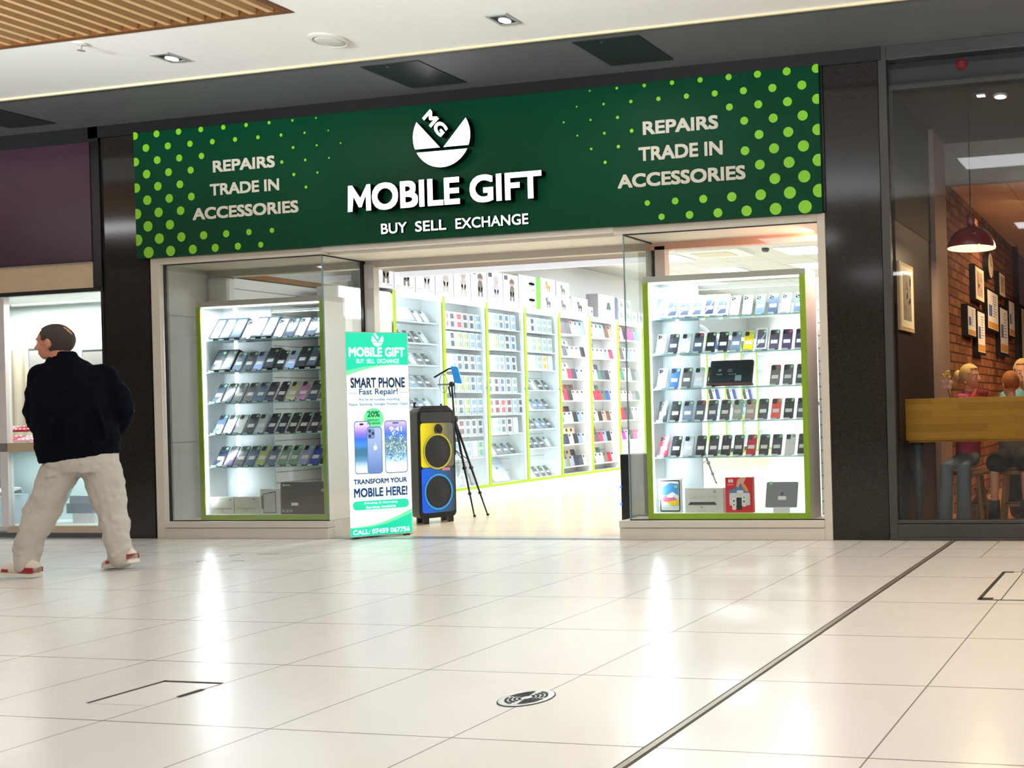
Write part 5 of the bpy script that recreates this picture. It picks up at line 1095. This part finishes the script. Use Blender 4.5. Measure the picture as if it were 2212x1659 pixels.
def shoe(heel, toe, lift, name='shoe'):
    h, t_ = Vector(heel), Vector(toe); d = (t_-h); L = d.length; d.normalize(); s = Vector((-d.y, d.x, 0)).normalized(); u = s.cross(d) if s.cross(d).z > 0 else d.cross(s)
    m = MB(); sec = [(0, .03, .03, .05), (.03, .036, .04, .062), (.1, .037, .045, .06), (.17, .042, .03, .04), (.23, .042, .024, .026), (.265, .03, .018, .018)]
    m.loft([[h+d*a*L/.27+u*(.02+b3*.55)+s*b1*math.cos(q)+u*b3*math.sin(q)*.95 for q in [2*PI*k/14 for k in range(14)]] for a, b1, b2, b3 in sec])
    o = m.build(name, mat('#d9cdbd', .6), g, True)
    m = MB(); m.loft([[h+d*a*L/.27+s*(b1+.004)*x+u*z for x, z in ((-1, 0), (1, 0), (1.02, .022), (-1.02, .022))] for a, b1, b2, b3 in [(-.006, .03, 0, 0)]+sec[1:]]); m.build('sole', mat('#e4dccb', .6), o)
    m = MB(); m.loft([[h+d*a+s*(.041)*x+u*z for x, z in ((-1, .03), (1, .03), (.9, .062), (-.9, .062))] for a in (.0, .09)]); m.build('red_panel', mat('#9c1a2e', .5), o)
    m = MB(); m.loft([[h+d*a+s*(.045)*x+u*z for x, z in ((-1, .028), (1, .028), (.95, .045), (-.95, .045))] for a in (.15, .19)]); m.build('red_panel', mat('#9c1a2e', .5), o)
shoe(mp(-.175, -.02, .005), mp(-.36, .15, .03), .02); shoe(mp(.3, -.13, .045), mp(.165, .08, .004), .02)
# people sitting in the cafe
def sitter(x, y, yaw, headtop, label, skin, hairc, keep, top, bottom, legs, sc=.92, lean=0, bare=False, shoec='#2b2b2e', sock=None, extra=None, puff=1.1, reach=.24):
    g = thing('person', (x, y, 0), label, 'person'); f = Vector((math.cos(yaw), math.sin(yaw), 0)); p = Vector((-f.y, f.x, 0)); B = Vector((x, y, 0))
    q = lambda a, b, z: B+f*a+p*b+Vector((0, 0, z))
    hc = q(lean, 0, headtop-.11*sc); m = MB(); skull(m, hc, f, sc); sh = headtop-.3*sc
    limb(m, [q(lean*.9, 0, headtop-.17*sc), q(lean*.6, 0, sh)], [.045*sc, .05*sc])
    m.ell([(q(0, 0, .52), p*.13*sc, f*.1*sc), (q(lean*.3, 0, .75), p*.12*sc, f*.09*sc), (q(lean*.6, 0, sh-.05), p*.15*sc, f*.08*sc), (q(lean*.7, 0, sh+.02), p*.07*sc, f*.05*sc)])
    arms = [[q(lean*.6, .16*sc*s, sh-.03), q(.05, .2*sc*s, sh-.22), q(reach, .1*s, sh-.2+.02*s)] for s in (-1, 1)]
    for A in arms: limb(m, A, [.042*sc, .035*sc, .027*sc]); hand(m, A[2], f-p*.2, Vector((0, 0, 1)), .8)
    for L in legs: limb(m, [Vector(v) for v in L], [.062*sc, .05*sc, .032*sc])
    b_ = m.build('body', mat(skin, .5), g, True, 0, .009, 3); eyes(hc, f, sc, g); hair(hc, f, sc, g, hairc, keep, puff, jit=.02)
    m = MB(); m.ell([(q(0, 0, .55), p*.15*sc, f*.12*sc), (q(lean*.3, 0, .75), p*.145*sc, f*.115*sc), (q(lean*.6, 0, sh-.05), p*.165*sc, f*.1*sc), (q(lean*.7, 0, sh+.03), p*.075*sc, f*.062*sc)])
    for A in arms: limb(m, [A[0], A[1], A[1].lerp(A[2], .75)], [.056*sc, .048*sc, .04*sc])
    m.build('top', mat(top, .7), g, True, 0, .012, 3)
    m = MB()
    for L in legs:
        L = [Vector(v) for v in L]
        if bare: limb(m, [L[0], L[0].lerp(L[1], .9)], [.085, .08])
        else: limb(m, L[:2]+[L[2]+Vector((0, 0, .02))], [.085*sc, .068*sc, .075*sc])
    m.build('shorts' if bare else 'jeans', mat(bottom, .8), g, True, 0, .011, 3)
    for L in legs:
        a = Vector(L[2]); d = Vector((f.x, f.y, 0)) if not bare else Vector((.1, -1, 0)).normalized()
        if sock: MB().tube([a, a+Vector((0, 0, .14))], [.045, .048], 12).build('sock', mat(sock, .8), g, True)
        m = MB(); s = Vector((-d.y, d.x, 0)); m.loft([[a+d*c_+s*w_*math.cos(k*PI/6)+Vector((0, 0, -a.z+hh+hh*math.sin(k*PI/6))) for k in range(12)] for c_, w_, hh in ((-.06, .025, .035), (0, .035, .045), (.08, .038, .032), (.15, .025, .018))]); m.build('shoe', mat(shoec, .6), g, True)
    return g, hc, f, p, sc
full = lambda a, b, h: not (a > .5 and h < .55) and not (a > .25 and h < .1) and h > -.75
g, hc, f, p, sc = sitter(3.96, .68, -.3, 1.29, 'fair haired girl in a pink top and flared jeans at the cafe table', '#dd9c78', '#d9ae6a', full, '#b0425e', '#6f7f84',
                     [[(3.95, .62, .55), (3.84, .44, .5), (3.82, .42, .07)], [(4.0, .64, .55), (3.97, .48, .5), (3.96, .46, .07)]], .8, .03, reach=.04)
MB().ball(hc-f*.1+Vector((0, 0, .0)), (.04, .04, .05), 12).ball(hc-f*.13+Vector((0, 0, -.05)), (.03, .03, .06), 12).build('ponytail', mat('#d9ae6a', .7), g, True, 0, .008, 2)
MB().ball(hc-p*.066+Vector((0, 0, -.055)), .007, 8).build('earring', mat('#f4f0e8', .2), g, True)
short = lambda a, b, h: not (a > .45 and h < .5) and not (a > .2 and h < .0) and h > -.5
g, *_ = sitter(4.32, .7, 2.2, 1.225, 'red haired child in shorts and dark socks at the cafe table, facing away', '#dfa283', '#a4561f', short, '#8a8f92', '#2c2a2c',
               [[(4.28, .58, .55), (4.22, .42, .52), (4.2, .46, .1)], [(4.4, .58, .55), (4.46, .45, .52), (4.44, .5, .1)]], .82, .02, True, '#3a3a3a', '#33383a', reach=.02)
g, hc, f, p, sc = sitter(4.34, 1.14, -1.35, 1.335, 'fair haired woman in a turquoise striped top drinking behind the child', '#dd9c78', '#d4a868', full, '#79b7b4', '#3b4656',
                     [[(4.3, 1.08, .55), (4.25, .97, .5), (4.3, 1.0, .07)], [(4.42, 1.08, .55), (4.47, .97, .5), (4.47, 1.0, .07)]], .92, .03, reach=.14)
MB().tube([hc-p*.07+Vector((0, 0, -.02)), hc-p*.09+Vector((0, 0, -.15)), hc-p*.08+Vector((0, 0, -.3))], [.03, .04, .02], 10).tube([hc+p*.07+Vector((0, 0, -.02)), hc+p*.09+Vector((0, 0, -.15)), hc+p*.08+Vector((0, 0, -.3))], [.03, .04, .02], 10).build('long_hair', mat('#d4a868', .7), g, True)
c0 = hc+f*.14+Vector((.03, 0, -.1)); tag(MB().lathe([(.03, 0), (.036, .06), (.04, .1)], tuple(c0-Vector((0, 0, .04))), 18).build('drinking_cup', mat('#e6d6c4', .5)), 'pale cup held before the woman\'s mouth', 'cup')
m = MB(); hand(m, c0-f*.0+Vector((.09, .0, -.06)), Vector((-1, -.1, .35)), Vector((0, -1, 0)), .85); limb(m, [c0+Vector((.09, 0, -.06)), c0+Vector((.14, .08, -.25))], [.028, .036]); m.build('drinking_hand', mat('#dd9c78', .5), g, True, 0, .006, 2)
sitter(4.66, 1.5, 2.6, 1.43, 'dark haired person in black at the right edge of the cafe window', '#c98a68', '#3a2a20', short, '#17181c', '#24262c', [[(4.6, 1.45, .55), (4.55, 1.35, .5), (4.55, 1.38, .07)], [(4.72, 1.45, .55), (4.72, 1.32, .5), (4.72, 1.36, .07)]], .95, .02, reach=.14)
g = thing('striped_sleeve', (4.1, .36, .735), 'red striped sleeve of the girl at the cafe table', 'clothing')  # stands in for the girl's sleeve, built as a separate roll of cloth
MB().tube([(4.07, .36, .8), (4.08, .36, .95), (4.13, .36, 1.05), (4.2, .36, 1.03)], [.07, .07, .055, .045], 14).build('cloth', mat('#c84a34', .8), g, True)
for k in range(6): MB().tube([Vector((4.12+.016*k, .36-.058*math.cos(a), 1.045-.003*k+.058*math.sin(a))) for a in [PI*j/8 for j in range(9)]], .004, 6).build('stripe', mat('#7a2018', .8), g)
g = thing('flower_stem', (3.9, .36, .735), 'artificial flower with five pink petals and yellow spray on the cafe table', 'flower')
MB().tube([(3.92, .36, .742), (3.91, .36, 1.0), (3.88, .36, 1.12)], .004, 6).build('stem', mat('#4a5a30', .6), g)
for k in range(5): MB().ball((3.88+.03*math.cos(k*1.257+.3), .35, 1.135+.03*math.sin(k*1.257+.3)), (.02, .008, .02), 12).build('petal', mat('#d8a79a', .6), g, True)
m = MB()
for k in range(12): m.ball((3.87+random.uniform(-.025, .03), .36+random.uniform(-.02, .02), 1.2+random.uniform(-.02, .03)), .011, 8)
m.build('yellow_spray', mat('#d9b04a', .6), g, True)
g = thing('paper_bag', (4.02, .88, 0), 'crumpled pale paper bag tied at the top, on the cafe floor', 'bag')
m = MB(); random.seed(4); R = [[(4.02+(r+random.uniform(-.012, .012))*math.cos(2*PI*k/14), .88+.8*(r+random.uniform(-.012, .012))*math.sin(2*PI*k/14), z) for k in range(14)] for r, z in ((.08, .0), (.1, .05), (.095, .12), (.07, .19), (.035, .235), (.055, .28), (.05, .3))]
m.loft(R); m.build('sack', mat('#d8b49c', .7), g); MB().tube([(4.02+.04*math.cos(a), .88+.034*math.sin(a), .236) for a in [2*PI*k/12 for k in range(13)]], .006, 6).build('tie', mat('#e9d2bc', .6), g)

for o in bpy.data.objects:
    if '_w' in o: del o['_w']
